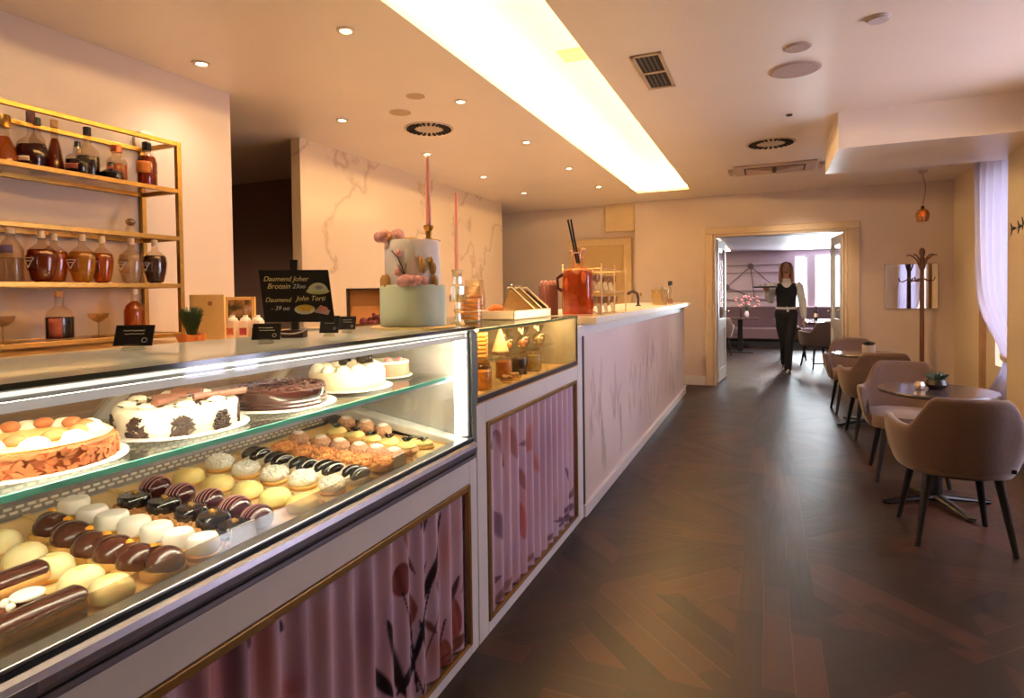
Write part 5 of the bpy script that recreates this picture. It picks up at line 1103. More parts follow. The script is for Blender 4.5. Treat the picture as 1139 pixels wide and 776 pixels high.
def shards(m, c, R, n, r, dirn=1):
    for i in range(n):
        a = r.random()*2*PI; e = R*r.random()**.5; b = r.random()*PI; p = Vector((c[0], c[1]+e*math.cos(a), c[2]+e*math.sin(a)*.8)); u = Vector((.3*r.random(), math.cos(b), math.sin(b)))*.009; m.tube([p-u, p+u], .0022, 4)
k = cake('cream_cake', -1.220, .935, 'white cream cake with dark chocolate shavings and chocolate rolls on top')
MB().lathe([(0, 0), (.126, 0), (.130, .006), (.130, .068), (.124, .076), (0, .077)], seg=48, wob=lambda a, z: 1+.008*math.sin(a*9+z*80)).build('cream_coat', CREAMW, k, smooth=True); r = random.Random(21); m = MB()
for i in range(9):
    a0 = i*2*PI/9+.1
    for j in range(70):
        da = .16*(r.random()-.5)*2; z = .004+.052*r.random(); 
        if (da/.17)**2+((z-.004)/.056)**2 > 1: continue
        a = a0+da; c = Vector((.132*math.cos(a), .132*math.sin(a), z)); th = r.random()*PI; u = Vector((-math.sin(a)*math.cos(th), math.cos(a)*math.cos(th), math.sin(th)))*.008; m.tube([c-u, c+u], .0028, 4)
m.build('chocolate_shavings', M('choc_shaving', (58, 38, 32), .6, vary=.3, scale=40), k); m = MB()
for i in range(60):
    a = r.random()*2*PI; e = .05+.07*r.random(); c = Vector((e*math.cos(a), e*math.sin(a), .079)); b = r.random()*PI; u = Vector((math.cos(b), math.sin(b), .25))*.008; m.tube([c-u, c+u], .0028, 4)
m.build('chocolate_crumbs', M('choc_shaving', (58, 38, 32)), k)
for i in range(8):
    a = i*PI/4+.3; MB().ball((.10*math.cos(a), .10*math.sin(a), .081), .02, .02, .010, 12, 6, lambda p: 1+.08*math.sin(p[0]*8+p[1]*8)).build('cream_rosette', CREAMW, k, smooth=True)
for i, (x, y, b) in enumerate(((.07, .03, 1.2), (.04, -.06, 1.9), (-.03, .05, .5), (.085, .08, 1.4), (.0, -.02, 1.0))):
    u = Vector((math.cos(b), math.sin(b), 0)); m = MB(); m.tube([Vector((x, y, .092))-u*.035, Vector((x, y, .092))+u*.035], .0095, 12)
    m.tube([Vector((x, y, .092))+u*.0352, Vector((x, y, .092))+u*.0358], .006, 8); m.build('chocolate_roll', M('choc_roll', (124, 78, 60), .5, vary=.12, scale=30), k, smooth=True)
k = cake('chocolate_cake', -1.215, 1.235, 'low dark chocolate cake with ridged glossy side')
MB().lathe([(0, 0), (.124, 0), (.128, .003), (.124, .007), (.127, .012), (.123, .017), (.126, .023), (.122, .028), (.125, .034), (.124, .054), (.118, .060), (0, .061)], seg=56, wob=lambda a, z: 1+.004*math.sin(a*7)).build('chocolate_coat', CHD, k, smooth=True); m = MB()
for i in range(34): a = i*2*PI/34; m.ball((.112*math.cos(a), .112*math.sin(a), .061), .010, .010, .005, 8, 5)
for i in range(60): a = rnd.random()*2*PI; e = .1*rnd.random()**.5; b = rnd.random()*PI; c = Vector((e*math.cos(a), e*math.sin(a), .063)); u = Vector((math.cos(b), math.sin(b), .1))*.01; m.tube([c-u, c+u], .003, 4)
m.build('chocolate_curls', M('choc_dark_curl', (72, 40, 36), .4, vary=.2), k)
k = cake('cream_gateau', -1.230, 1.54, 'cream gateau with smooth pale side and dark chocolate pieces on top', .14)
MB().lathe([(0, 0), (.118, 0), (.122, .006), (.122, .062), (.118, .068), (0, .069)], seg=48).build('cream_coat', M('cream_vanilla', (246, 224, 184), .5, vary=.03), k, smooth=True)
for i in range(12): a = i*PI/6; MB().lathe([(0, .066), (.026, .068), (.022, .080), (.010, .090), (0, .092)], (.094*math.cos(a), .094*math.sin(a), 0), 12, wob=lambda b, z: 1+.1*math.sin(b*6)).build('cream_rosette', CREAMW, k, smooth=True)
m = MB()
for i in range(9): a = rnd.random()*6.3; e = .09*rnd.random()**.5; m.tube([(e*math.cos(a)-.016, e*math.sin(a), .098), (e*math.cos(a)+.016, e*math.sin(a)+.01, .103)], .008, 7)
m.ball((.03, -.06, .1), .014).ball((.06, .0, .1), .013); m.build('chocolate_pieces', CHB, k)
k = cake('pink_tart', -1.268, 1.80, 'small pink brown mousse cake with a white top at the end of the shelf', .095)
MB().lathe([(0, 0), (.083, 0), (.085, .004), (.085, .05), (0, .051)], seg=40).build('mousse_side', M('mousse_pinkbrown', (204, 136, 108), .5, vary=.06), k, smooth=True)
MB().lathe([(0, .051), (.084, .051), (.086, .055), (.082, .06), (0, .061)], seg=40).build('white_top', CREAMW, k, smooth=True)
MB().ball((.04, -.04, .064), .016, .016, .012, 9, 6).ball((.06, .0, .064), .014, .014, .011, 9, 6).build('pink_berries', M('berry_pink', (226, 130, 130), .5), k, smooth=True)
# ================================================================== SEATING
FAB = M('chair_fabric', (108, 84, 74), .85, vary=.06, scale=60, bump=.08, sheen=.3)
def sstep(a, b, x): t = max(0, min(1, (x-a)/(b-a))); return t*t*(3-2*t)
def shell(o, w, d):
    """upholstered tub: wraps the seat, high at the back, low at the arms; chair faces +y"""
    def fn(u, v):
        t = (u-.5)*2*math.radians(118); at = math.degrees(abs(t))
        top = .785-.165*sstep(24, 54, at)+.015*sstep(60, 100, at)-.20*sstep(106, 119, at)**1.5
        z = .375+(top-.375)*v
        fl = .80+.20*min(1, v*1.25)**.7                       # flares outward as it rises
        ex = 2/2.6
        sx = math.copysign(abs(math.sin(t))**ex, math.sin(t)); sy = -math.copysign(abs(math.cos(t))**ex, math.cos(t))
        x = w*sx*fl; y = d*sy*fl+.02*(1-v)-.05*v*sstep(80, 0, at)
        return (x, y, z)
    m = MB(); m.grid(49, 12, fn); s = m.build('backrest', FAB, o, smooth='all')
    so = s.modifiers.new('s', 'SOLIDIFY'); so.thickness = .045; so.offset = 0
    sb = s.modifiers.new('sub', 'SUBSURF'); sb.levels = 1; sb.render_levels = 1
def make_chair(label):
    t = thing('armchair', (0, 0, 0), label, 'chair', 'upholstered tub chairs')
    shell(t, .285, .265)
    def seat(u, v):
        a = 2*PI*u; ex = 2/3.2; r = .235*(1-.0*v); c, s = math.cos(a), math.sin(a)
        return (r*math.copysign(abs(c)**ex, c)*v, .02+r*math.copysign(abs(s)**ex, s)*v, .455+.02*(1-v**4))
    m = MB(); m.grid(36, 7, lambda u, v: seat(u, v), loop=True); 
    def side(u, v):
        q = seat(u, 1); k = 1+.03*math.sin(PI*v); return (q[0]*k, .02+(q[1]-.02)*k, .455-.085*v)
    m.grid(36, 5, side, loop=True)
    m.build('seat', FAB, t, smooth='all')
    m = MB(); m.lathe([(0, .352), (.19, .352), (.20, .36), (.20, .372), (0, .372)], seg=28); m.build('seat_frame', BLKWOOD, t, smooth=True)
    for sx in (-1, 1):
        for sy in (-1, 1):
            MB().tube([(sx*.15, sy*.16, .36), (sx*.205, sy*.215, 0)], [.022, .013], 10).build('leg', BLKWOOD, t, smooth=True)
    return t
ch = make_chair('large tan tub chair seen from behind, nearest the camera at the front table'); ch.location = (.905, 3.83, 0); ch.rotation_euler = (0, 0, .02)
dup(ch, (.90, 4.93, 0), PI-.05, 'mauve tub chair facing us across the front table with the cactus pot')
dup(ch, (.89, 6.16, 0), .06, 'tan tub chair seen from behind at the far table with the white pot')
dup(ch, (.86, 7.33, 0), PI+.03, 'tub chair beyond the far table, beside the doorway casing')
MB().box(.145, -.333, .44, .165, -.327, .46).build('fabric_tab', BLACK, ch, bevel=.001)
TOPM = M('table_top_dark', (70, 56, 58), .18, vary=.1, scale=8, coat=.2)
def make_table(label):
    t = thing('round_cafe_table', (0, 0, 0), label, 'table', 'round cafe tables')
    MB().lathe([(0, .676), (.295, .676), (.31, .684), (.312, .692), (.308, .699), (0, .70)], seg=56).build('tabletop', TOPM, t, smooth=True)
    MB().lathe([(0, .668), (.12, .668), (.12, .676), (0, .676)], seg=24).build('top_plate', BLACK, t, smooth=True)
    MB().lathe([(.032, .02), (.032, .67)], seg=18).build('column', BLACK, t, smooth=True)
    for a in range(4):
        b = a*PI/2+.35; c, s = math.cos(b), math.sin(b); m = MB(); m.tube([(0, 0, .045), (c*.18, s*.18, .028), (c*.31, s*.31, .014)], [(.034, .022), (.030, .016), (.026, .009)], 10, ref=(-s, c, 0)); m.ball((c*.295, s*.295, .007), .03, .03, .007, 10, 5)
        m.build('foot', M('base_black_metal', (30, 28, 28), .3, .6), t, smooth=True)
    return t
tb = make_table('dark round cafe table with a black planter, nearest the camera'); tb.location = (.95, 4.38, 0)
dup(tb, (.89, 6.70, 0), .2, 'dark round cafe table with a white planter, nearer the doorway')
SUCC = M('succulent_green', (52, 74, 48), .5, vary=.3, scale=20)
plant('potted_succulent', (.955, 4.40, .7005), 'spiky succulent in a black faceted pot on the nearest table', M('pot_black', (26, 22, 22), .3), 44, .055, .075, SUCC, .055, .06, .008, rosette=True, seed=4, prof=[(.035, 0), (.042, .002), (.062, .032), (.050, .062), (.044, .062), (.044, .052), (0, .052)])
t = thing('tea_light_holder', (.865, 4.385, .7005), 'small pale faceted candle holder beside the black planter', 'candle holder'); MB().lathe([(.018, 0), (.028, .004), (.032, .022), (.022, .045), (.018, .045), (.026, .02), (0, .012)], seg=8).build('glass_body', M('holder_pale', (206, 186, 166), .2, .3), t); MB().lathe([(0, .012), (.014, .012), (.014, .022), (0, .023)], seg=12).build('wax', M('wax_white', (240, 230, 214), .5), t)
plant('potted_succulent', (.905, 6.72, .7005), 'small dark green plant in a white square pot on the farther table', M('pot_white', (226, 214, 204), .4), 40, .05, .06, M('succulent_dark', (38, 52, 36), .5, vary=.3), .058, .075, .009, rosette=True, seed=6, prof=[(.05, 0), (.056, .003), (.058, .078), (.05, .078), (.048, .066), (0, .066)])
# coat stand
t = thing('coat_stand', (1.68, 8.42, 0), 'brown bentwood coat stand in front of the wall mirror', 'coat stand'); BENT = M('bentwood_brown', (112, 72, 54), .4, vary=.15, scale=20)
MB().lathe([(.022, .05), (.026, .3), (.024, 1.2), (.022, 1.62), (.03, 1.66), (.02, 1.70), (.032, 1.74), (.03, 1.78), (.012, 1.80), (0, 1.805)], seg=16).build('post', BENT, t, smooth=True)
for k in range(5):
    a = k*2*PI/5+.2; c, s = math.cos(a), math.sin(a); P = lambda r, z: (c*r, s*r, z)
    MB().tube([P(.02, 1.55), P(.05, 1.66), P(.09, 1.70), P(.13, 1.722), P(.155, 1.716)], [.008, .009, .009, .008, .009], 8).build('hook', BENT, t, smooth=True)
    MB().tube([P(.02, 1.44), P(.08, 1.41), P(.125, 1.42), P(.14, 1.46)], .007, 8).build('lower_hook', BENT, t, smooth=True)
for k in range(4):
    a = k*PI/2+.5; c, s = math.cos(a), math.sin(a); MB().tube([(c*.02, s*.02, .35), (c*.16, s*.16, .25), (c*.25, s*.25, .06), (c*.30, s*.30, .012)], .012, 8).build('leg', BENT, t, smooth=True)
# mirror
t = thing('wall_mirror', (1.64, 8.79, 1.35), 'rectangular wall mirror behind the coat stand, reflecting the curtain', 'mirror')
MB().box(-.275, -.012, -.275, .275, -.004, .275).build('mirror_glass', M('mirror_silver', (236, 236, 240), .02, 1), t); MB().box(-.285, -.008, -.285, .285, .008, .285).build('backing', M('mirror_back', (190, 164, 140), .5), t)
# pendant
t = thing('pendant_lamp', (1.60, 8.0, ZC), 'small amber glass pendant lamp hanging above the coat stand', 'lamp')
MB().lathe([(0, -.03), (.035, -.028), (.05, 0)], seg=20).build('ceiling_rose', M('rose_beige', (190, 160, 140), .5), t, smooth=True)
MB().tube([(0, 0, -.03), (.01, 0, -.1), (.03, 0, -.2), (.012, 0, -.32), (0, 0, -.40)], .004, 6).build('cord', M('cord_tan', (150, 116, 92), .6), t, smooth=True)
MB().lathe([(0, -.395), (.016, -.395), (.02, -.43), (0, -.43)], seg=14).build('socket', M('socket_bronze', (70, 46, 30), .4, .6), t, smooth=True)
s = MB().lathe([(.022, -.425), (.05, -.445), (.066, -.48), (.064, -.52), (.052, -.565), (.049, -.565), (.06, -.52), (.061, -.482), (.046, -.45), (.02, -.431)], seg=26).build('lamp_shade', G('amber_glass', (216, 150, 40), .12, solid=.35, milk=(206, 140, 40)), t, smooth=True)
MB().ball((0, 0, -.48), .022, .022, .03).build('bulb', M('pendant_bulb', (255, 214, 150), .5, emit=2.5, emit_col=(255, 190, 100)), t, smooth=True)
# curtain: two gathers of sheer cloth tied at the waist
SHEER = bpy.data.materials.new('sheer_curtain'); SHEER.use_nodes = True
nt = SHEER.node_tree; b = nt.nodes['Principled BSDF']; N = nt.nodes.new
df = N('ShaderNodeBsdfDiffuse'); df.inputs['Color'].default_value = lin((226, 222, 236)); tl = N('ShaderNodeBsdfTranslucent'); tl.inputs['Color'].default_value = lin((190, 186, 214)); tp = N('ShaderNodeBsdfTransparent')
m1 = N('ShaderNodeMixShader'); m1.inputs[0].default_value = .4; m2 = N('ShaderNodeMixShader'); m2.inputs[0].default_value = .9
nt.links.new(df.outputs[0], m1.inputs[1]); nt.links.new(tl.outputs[0], m1.inputs[2]); nt.links.new(tp.outputs[0], m2.inputs[1]); nt.links.new(m1.outputs[0], m2.inputs[2]); nt.links.new(m2.outputs[0], nt.nodes['Material Output'].inputs['Surface'])
t = thing('sheer_curtain', (1.98, 6.75, 0), 'long white sheer curtain tied at the waist in the window bay', 'curtain')
def cf(u, v):
    z = 2.58-2.5*v; zz = (z-.68)
    gath = 1-.62*math.exp(-(zz/.30)**2)-.25*(1 if z < .5 else 0)*0
    yc = 6.80-.30*math.exp(-(zz/.45)**2); w = .78*gath*(1 if z > .68 else .75)
    y = yc+(u-.5)*2*w; x = 1.97+.035*math.sin(u*PI*17)*(.35+.65*gath)+.01*math.sin(u*47+z*2)
    return (x, y, z)
m = MB(); m.grid(170, 50, cf); o = m.build('cloth', SHEER, t, smooth='all', world=True)
MB().tube([(1.975+.05*math.cos(a*PI/8), 6.50+.28*math.sin(a*PI/8), .68+.02*math.sin(a*PI/8)) for a in range(17)], .012, 6, 2.2).build('tie_back', M('tie_beige', (206, 186, 176), .8), t, smooth=True, world=True)
MB().tube([(1.97, 6.0, 2.60), (1.97, 7.5, 2.60)], .012, 10).build('curtain_rail', M('rail_white', (226, 216, 206), .4), t, world=True, smooth=True)
# small dark metal birds flying along the pilaster
for i, (px, py, w, l) in enumerate(((1126.5, 254.5, .045, 'dark bird shaped wall ornament at the pilaster edge, foremost of the flock'), (1134, 252, .036, 'smaller dark bird wall ornament behind the foremost bird'), (1138.5, 248, .03, 'dark bird wall ornament cut off by the picture border'))):
    q = pt(px, py, x=1.758); t = thing('wall_bird', q, l, 'wall ornament', None)
    m = MB(); m.tube([(0, -w*1.6, .0), (0, -w*.4, .004), (0, w*.3, .0), (0, w*.9, .004)], [(.003, .004), (.004, .014), (.004, .012), (.003, .003)], 8, ref=(1, 0, 0)); m.build('bird_body', BLACK, t, smooth=True)
    m = MB(); m.tube([(0, w*.2, 0), (0, w*.7, .03), (0, w*1.0, .05)], [(.003, .012), (.003, .010), (.002, .002)], 8, ref=(1, 0, 0)).tube([(0, w*.2, 0), (0, w*.6, -.025), (0, w*.8, -.05)], [(.003, .010), (.003, .008), (.002, .002)], 8, ref=(1, 0, 0)); m.build('wings', BLACK, t, smooth=True)
# ================================================================== BACK ROOM FURNITURE
MAUVE = M('bench_mauve', (108, 84, 92), .8, vary=.08, scale=20)
t = thing('wall_bench', (.2, 15.3, 0), 'long mauve upholstered bench along the far wall under the window', 'bench')
MB().box(-2.2, 14.98, 0, 2.6, 15.68, .2).build('plinth', M('bench_plinth', (30, 26, 28), .6), t, world=True); MB().box(-2.2, 14.9, .2, 2.6, 15.5, .46).build('seat', MAUVE, t, world=True, bevel=.03)
for k in range(6): MB().box(-2.2+.8*k+.004, 15.48, .44, -1.4+.8*k-.004, 15.68, .94).build('back_cushion', MAUVE, t, world=True, bevel=.03)
def cube_table(x, y, w, d, h, label):
    t = thing('dining_table', (x, y, 0), label, 'table', None)
    MB().box(-w/2, -d/2, h-.035, w/2, d/2, h).build('tabletop', TOPM, t, bevel=.004)
    MB().box(-.05, -.05, .02, .05, .05, h-.035).build('column', BLACK, t, bevel=.003); MB().box(-w*.36, -d*.36, 0, w*.36, d*.36, .02).build('base_plate', BLACK, t, bevel=.004); return t
cube_table(-.55, 13.9, .75, .7, .75, 'dark square table by the far wall, left of the waitress'); cube_table(1.05, 12.45, .8, 1.5, .75, 'long dark table on the window side of the far room')
for (x, y, a, l) in ((.80, 11.45, .4, 'tub chair beside the long dark table past the door leaf'), (-1.05, 13.9, -PI/2, 'tub chair at the left side of the square table in the far room'), (-.95, 13.15, .3, 'tub chair before the square table in the far room'), (.45, 12.7, -PI/2, 'tub chair behind the waitress at the long table')): dup(ch, (x, y, 0), a, l)
for i, (x, y) in enumerate(((1.0, 12.0), (1.0, 12.6))):
    t = thing('dinner_plate', (x, y, .7505), 'white plate on the long dark table, %s one' % ('nearer' if i == 0 else 'farther'), 'plate'); MB().lathe([(0, 0), (.07, 0), (.12, .012), (.118, .015), (.07, .004), (0, .004)], seg=28).build('dish', PLATE, t, smooth=True); MB().box(-.04, -.04, .004, .04, .04, .03).build('napkin', MER, t, bevel=.006)
t = thing('table_bottle', (.86, 12.9, .7505), 'slim dark bottle standing on the long table in the far room', 'bottle'); MB().lathe([(.03, 0), (.034, .01), (.034, .15), (.014, .2), (.013, .26), (0, .26)], seg=16).build('glass_body', BLACK, t, smooth=True); MB().lathe([(.035, .05), (.035, .12)], seg=16).build('label', LAB, t)
t = thing('flower_vase', (-.42, 13.9, .7505), 'pink flower bouquet in a vase on the square far table', 'flowers')
MB().lathe([(.03, 0), (.045, .02), (.05, .08), (.03, .13), (.035, .14)], seg=16).build('vase', M('vase_pale', (206, 190, 196), .3), t, smooth=True); r = random.Random(3); m = MB(); s2 = MB()
for k in range(26): a = r.random()*6.28; e = .26*r.random()**.6; p = (e*math.cos(a), e*math.sin(a)*.6, .28+.22*r.random()-.25*e); s2.tube([(0, 0, .12), p], .003, 4); m.ball(p, .03, .03, .022, 8, 6, lambda q: 1+.15*math.sin(q[0]*9+q[2]*7))
m.build('blossoms', M('blossom_pink', (206, 140, 150), .7, vary=.2), t); s2.build('stems', M('stem_green', (80, 84, 60), .7), t)
t = thing('wall_sculpture', (-.38, 15.66, 1.6), 'black metal wall light of rods joining round discs on the far wall', 'wall light'); BM = M('rod_dark', (104, 86, 98), .4, .5); m = MB(); e = MB()
pts = [(-.38, 1.92), (-.93, 1.42), (-.30, 1.16), (.10, 1.45)]
for a, b in ((0, 2), (0, 1), (0, 3), (1, 2)): m.tube([(pts[a][0]+.38, 0, pts[a][1]-1.6), (pts[b][0]+.38, 0, pts[b][1]-1.6)], .008, 6)
for p in pts[:2]: e.lathe([(0, -.03), (.07, -.03), (.07, .01), (0, .01)], (0, 0, 0), 20); e.v[-20*4:] = [(v[0]+p[0]+.38, v[2], v[1]+p[1]-1.6) for v in e.v[-20*4:]]
m.build('rods', BM, t); e.build('discs', BM, t)
m = MB(); struct('trim_3', m.box(-3.9, 15.66, 1.93, .5, 15.698, 1.96).box(-3.9, 15.66, 1.75, .5, 15.698, 1.77).box(-3.9, 15.66, 1.32, .5, 15.698, 1.34).box(-3.9, 15.66, 1.1, .5, 15.698, 1.12), M('panel_line', (164, 142, 154), .5))
struct('trim_4', MB().box(-.2, 10.6, ZB-.012, .9, 10.66, ZB-.0005).box(-.2, 11.2, ZB-.012, .9, 11.26, ZB-.0005), M('ceiling_slot', (120, 104, 120), .6))
t = thing('sideboard', (-1.02, 10.6, 0), 'pale low sideboard just inside the left door leaf', 'sideboard'); MB().box(-.22, -.45, .08, .22, .45, .80).build('body', WOODW, t, bevel=.006); MB().box(-.235, -.465, .80, .235, .465, .83).build('worktop', WOODW, t, bevel=.004); MB().box(-.2, -.43, 0, .2, .43, .08).build('plinth', BLACK, t)
# ================================================================== WAITRESS walking towards us with a tray
SKIN = M('skin', (214, 158, 128), .55, vary=.03, sss=.1); SHIRT = M('shirt_white', (232, 222, 212), .8, vary=.03, bump=.05, scale=30); VEST = M('vest_black', (20, 18, 20), .8, vary=.1, scale=60); TROU = M('trousers_black', (17, 16, 18), .8, vary=.1, scale=60)
HAIR = M('hair_auburn', (150, 88, 50), .5, vary=.35, scale=60)
wt = thing('person', (.275, 10.65, 0), 'person in white shirt, black vest and trousers walking towards us with a tray', 'person', None, .05)
X1 = (1, 0, 0)
def col(mb, rows, x=0, seg=18): # stacked ellipses (z, rx, ry, y)
    mb.tube([(x, r[3] if len(r) > 3 else 0, r[0]) for r in rows], [(r[1], r[2]) for r in rows], seg, ref=X1)
LEGS = ([(.072, -.005, .93), (.066, -.04, .72), (.036, -.11, .49), (.030, -.12, .40), (.012, -.165, .10)], [(-.072, .005, .93), (-.066, .005, .72), (-.036, .03, .49), (-.030, .06, .38), (-.012, .215, .155)])
RARM = [(-.150, .0, 1.425), (-.185, .01, 1.38), (-.215, .035, 1.25), (-.232, .045, 1.15), (-.255, -.03, 1.19), (-.285, -.15, 1.275), (-.30, -.20, 1.315)]
LARM = [(.150, .0, 1.425), (.187, .005, 1.38), (.218, .015, 1.25), (.236, .02, 1.14), (.246, .0, 1.06), (.252, -.035, .92), (.254, -.045, .875)]
AR = [.050, .052, .045, .039, .040, .032, .025]
def fingers(mb, base, d, n, side, L, curl):
    """palm from base along d, n = palm normal, side = thumb side"""
    base, d, n, side = (Vector(v) for v in (base, d, n, side)); d.normalize(); n.normalize(); side.normalize()
    mb.tube([base-d*.02, base+d*.02, base+d*.06, base+d*.09], [(.024, .017), (.037, .016), (.041, .014), (.038, .010)], 12, ref=side)
    for i, (o, l) in enumerate(((.030, .068), (.010, .078), (-.010, .073), (-.029, .056))):
        p = base+d*.086+side*o; q = p; pts = [p-d*.012]; dd = d.copy()
        for k in range(3):
            q = q+dd*(l*(.44, .32, .24)[k]*L); pts.append(q.copy()); dd = (dd*math.cos(curl)+n*math.sin(curl)).normalized()
        mb.tube(pts, [.0098, .0094, .0085, .0066], 8)
    p = base+d*.022+side*.028; mb.tube([p, p+side*.022+d*.022+n*.010, p+side*.030+d*.048+n*.016, p+side*.026+d*.070+n*.018], [.013, .0115, .0100, .0075], 8)
b = MB()
col(b, [(.84, .09, .07), (.90, .145, .092), (.96, .155, .10), (1.05, .132, .092), (1.12, .120, .086), (1.22, .132, .098, -.005), (1.31, .145, .105, -.012), (1.38, .152, .090), (1.43, .135, .072), (1.465, .075, .056), (1.49, .052, .050), (1.55, .048, .050, -.006), (1.60, .046, .05, -.01)])
for L_ in LEGS: b.tube(L_, [.080, .070, .048, .048, .030], 14)
for s, L_ in ((0, LEGS[0]), (1, LEGS[1])):
    f = Vector(L_[-1]); 
    if s == 0: b.tube([f+Vector((0, .02, -.035)), f+Vector((0, -.05, -.05)), f+Vector((0, -.12, -.082)), f+Vector((0, -.155, -.085))], [.022, .022, .018, .010], 10)
    else: b.tube([f+Vector((0, .03, -.02)), f+Vector((0, -.03, -.075)), f+Vector((0, -.08, -.132)), f+Vector((0, -.115, -.138))], [.022, .022, .018, .010], 10)
b.tube(RARM, AR, 12); b.tube(LARM, AR, 12)
hd = Vector((0, -.018, 1.660))
def headshape(p):
    g = 1.0
    if p[2] < 0: g *= 1-.20*(-p[2])**1.5*(1 if p[1] > -.2 else .7)   # jaw narrows
    if p[1] > .3: g *= 1.03
    return g
b.ball(hd, .073, .090, .112, 22, 16, headshape)
b.ball(hd+Vector((0, -.060, -.083)), .024, .020, .019, 12, 8)                      # chin
b.tube([hd+Vector((0, -.080, .028)), hd+Vector((0, -.096, -.004)), hd+Vector((0, -.108, -.022)), hd+Vector((0, -.090, -.032))], [.007, .009, .0125, .010], 8)   # nose
for s in (-1, 1):
    b.ball(hd+Vector((s*.032, -.056, -.030)), .027, .022, .026, 12, 8); b.tube([hd+Vector((s*.056, .004, -.035)), hd+Vector((s*.043, -.024, -.066)), hd+Vector((s*.018, -.054, -.090)), hd+Vector((0, -.060, -.095))], [.012, .014, .015, .014], 10); b.ball(hd+Vector((s*.030, -.078, .030)), .021, .010, .007, 8, 5)   # cheek, brow
    b.ball(hd+Vector((s*.073, .006, -.008)), .010, .018, .030, 8, 6)                # ear
fingers(b, (-.305, -.215, 1.330), (-.15, -.9, .22), (.05, .3, .95), (.95, -.15, .1), 1.0, .22)
fingers(b, (.255, -.050, .858), (.02, -.10, -1), (-.85, -.3, 0), (-.2, -.95, .1), 1.0, .28)
meshed(b, 'body', SKIN, wt, .0062, 5)
# face parts
EYEW = M('eye_white', (232, 226, 220), .3); IRIS = M('iris_brown', (60, 40, 30), .3); LIP = M('lip_rose', (168, 76, 72), .4); BROW = M('brow_brown', (80, 50, 34), .7)
for s in (-1, 1):
    e = MB().ball(hd+Vector((s*.030, -.0795, .010)), .0145, .0085, .0075, 12, 8).build('eye', EYEW, wt, smooth=True)
    MB().ball(hd+Vector((s*.030, -.0868, .010)), .0062, .0025, .0064, 10, 6).build('iris', IRIS, e, smooth=True)
    MB().tube([hd+Vector((s*.013, -.088, .029)), hd+Vector((s*.022, -.089, .033)), hd+Vector((s*.032, -.087, .035)), hd+Vector((s*.041, -.082, .033)), hd+Vector((s*.048, -.076, .028))], [.0018, .0026, .0026, .002, .0012], 6).build('eyebrow', BROW, wt, smooth=True)
m = MB(); 
for dz_, r in ((-.054, .0048), (-.062, .0055)): m.tube([hd+Vector((-.021, -.077, -.056)), hd+Vector((-.012, -.083, dz_)), hd+Vector((0, -.085, dz_-.001)), hd+Vector((.012, -.083, dz_)), hd+Vector((.021, -.077, -.056))], [.0015, r*.8, r*.9, r*.8, .0015], 8)
m.build('lips', LIP, wt, smooth=True)
h = MB()
h.ball(hd+Vector((0, .034, .028)), .086, .084, .100, 20, 12)
for s in (-1, 1):
    for k in range(9):
        f_ = math.radians(58+15.2*k); sn, cs = math.sin(f_), math.cos(f_); ln = .235+.02*math.sin(k*2.1)
        P_ = lambda r, z, w=0: hd+Vector((s*r*sn, -(r*1.06)*cs+.014+w, z))
        h.tube([P_(.020, .100), P_(.062, .088), P_(.084, .040), P_(.090, -.03), P_(.094, -.10), P_(.096, -.17, -.006), P_(.092, -ln, -.012)], [.018, .020, .021, .021, .022, .019, .008], 10)
hm = meshed(h, 'hair', HAIR, wt, .008, 5)
hm.data.update()
# shirt
sh_ = MB(); col(sh_, [(1.02, .142, .10), (1.10, .130, .095), (1.22, .142, .107, -.005), (1.31, .155, .113, -.012), (1.38, .160, .097), (1.435, .142, .080), (1.475, .078, .066), (1.515, .058, .060, -.004)])
sh_.tube(RARM[:-1]+[(-.295, -.185, 1.303)], [.062, .066, .060, .056, .058, .046, .036], 14); sh_.tube(LARM[:-1]+[(.254, -.043, .89)], [.062, .066, .060, .056, .058, .048, .036], 14)
meshed(sh_, 'shirt', SHIRT, wt, .008, 4)
for s, (a, b_) in ((-1, ((-.293, -.180, 1.298), (-.302, -.205, 1.320))), (1, ((.254, -.040, .905), (.254, -.046, .872)))):
    MB().tube([a, b_], [.040, .039], 14).build('cuff', SHIRT, wt, smooth=True)
m = MB()
for s in (-1, 1): m.hexa([(s*.004, -.095, 1.468), (s*.060, -.070, 1.475), (s*.062, -.058, 1.475), (s*.004, -.083, 1.468), (s*.012, -.066, 1.508), (s*.056, -.040, 1.520), (s*.056, -.030, 1.520), (s*.012, -.056, 1.508)])
m.build('collar', SHIRT, wt)
m = MB()
for s in (-1, 1): m.hexa([(s*.004, -.108, 1.476), (s*.042, -.104, 1.462), (s*.042, -.094, 1.462), (s*.004, -.094, 1.476), (s*.004, -.108, 1.490), (s*.042, -.104, 1.504), (s*.042, -.094, 1.504), (s*.004, -.094, 1.490)])
m.ball((0, -.104, 1.483), .010, .008, .011, 8, 6); m.build('bow_tie', SHIRT, wt, bevel=.002)
v = MB(); nn = 48
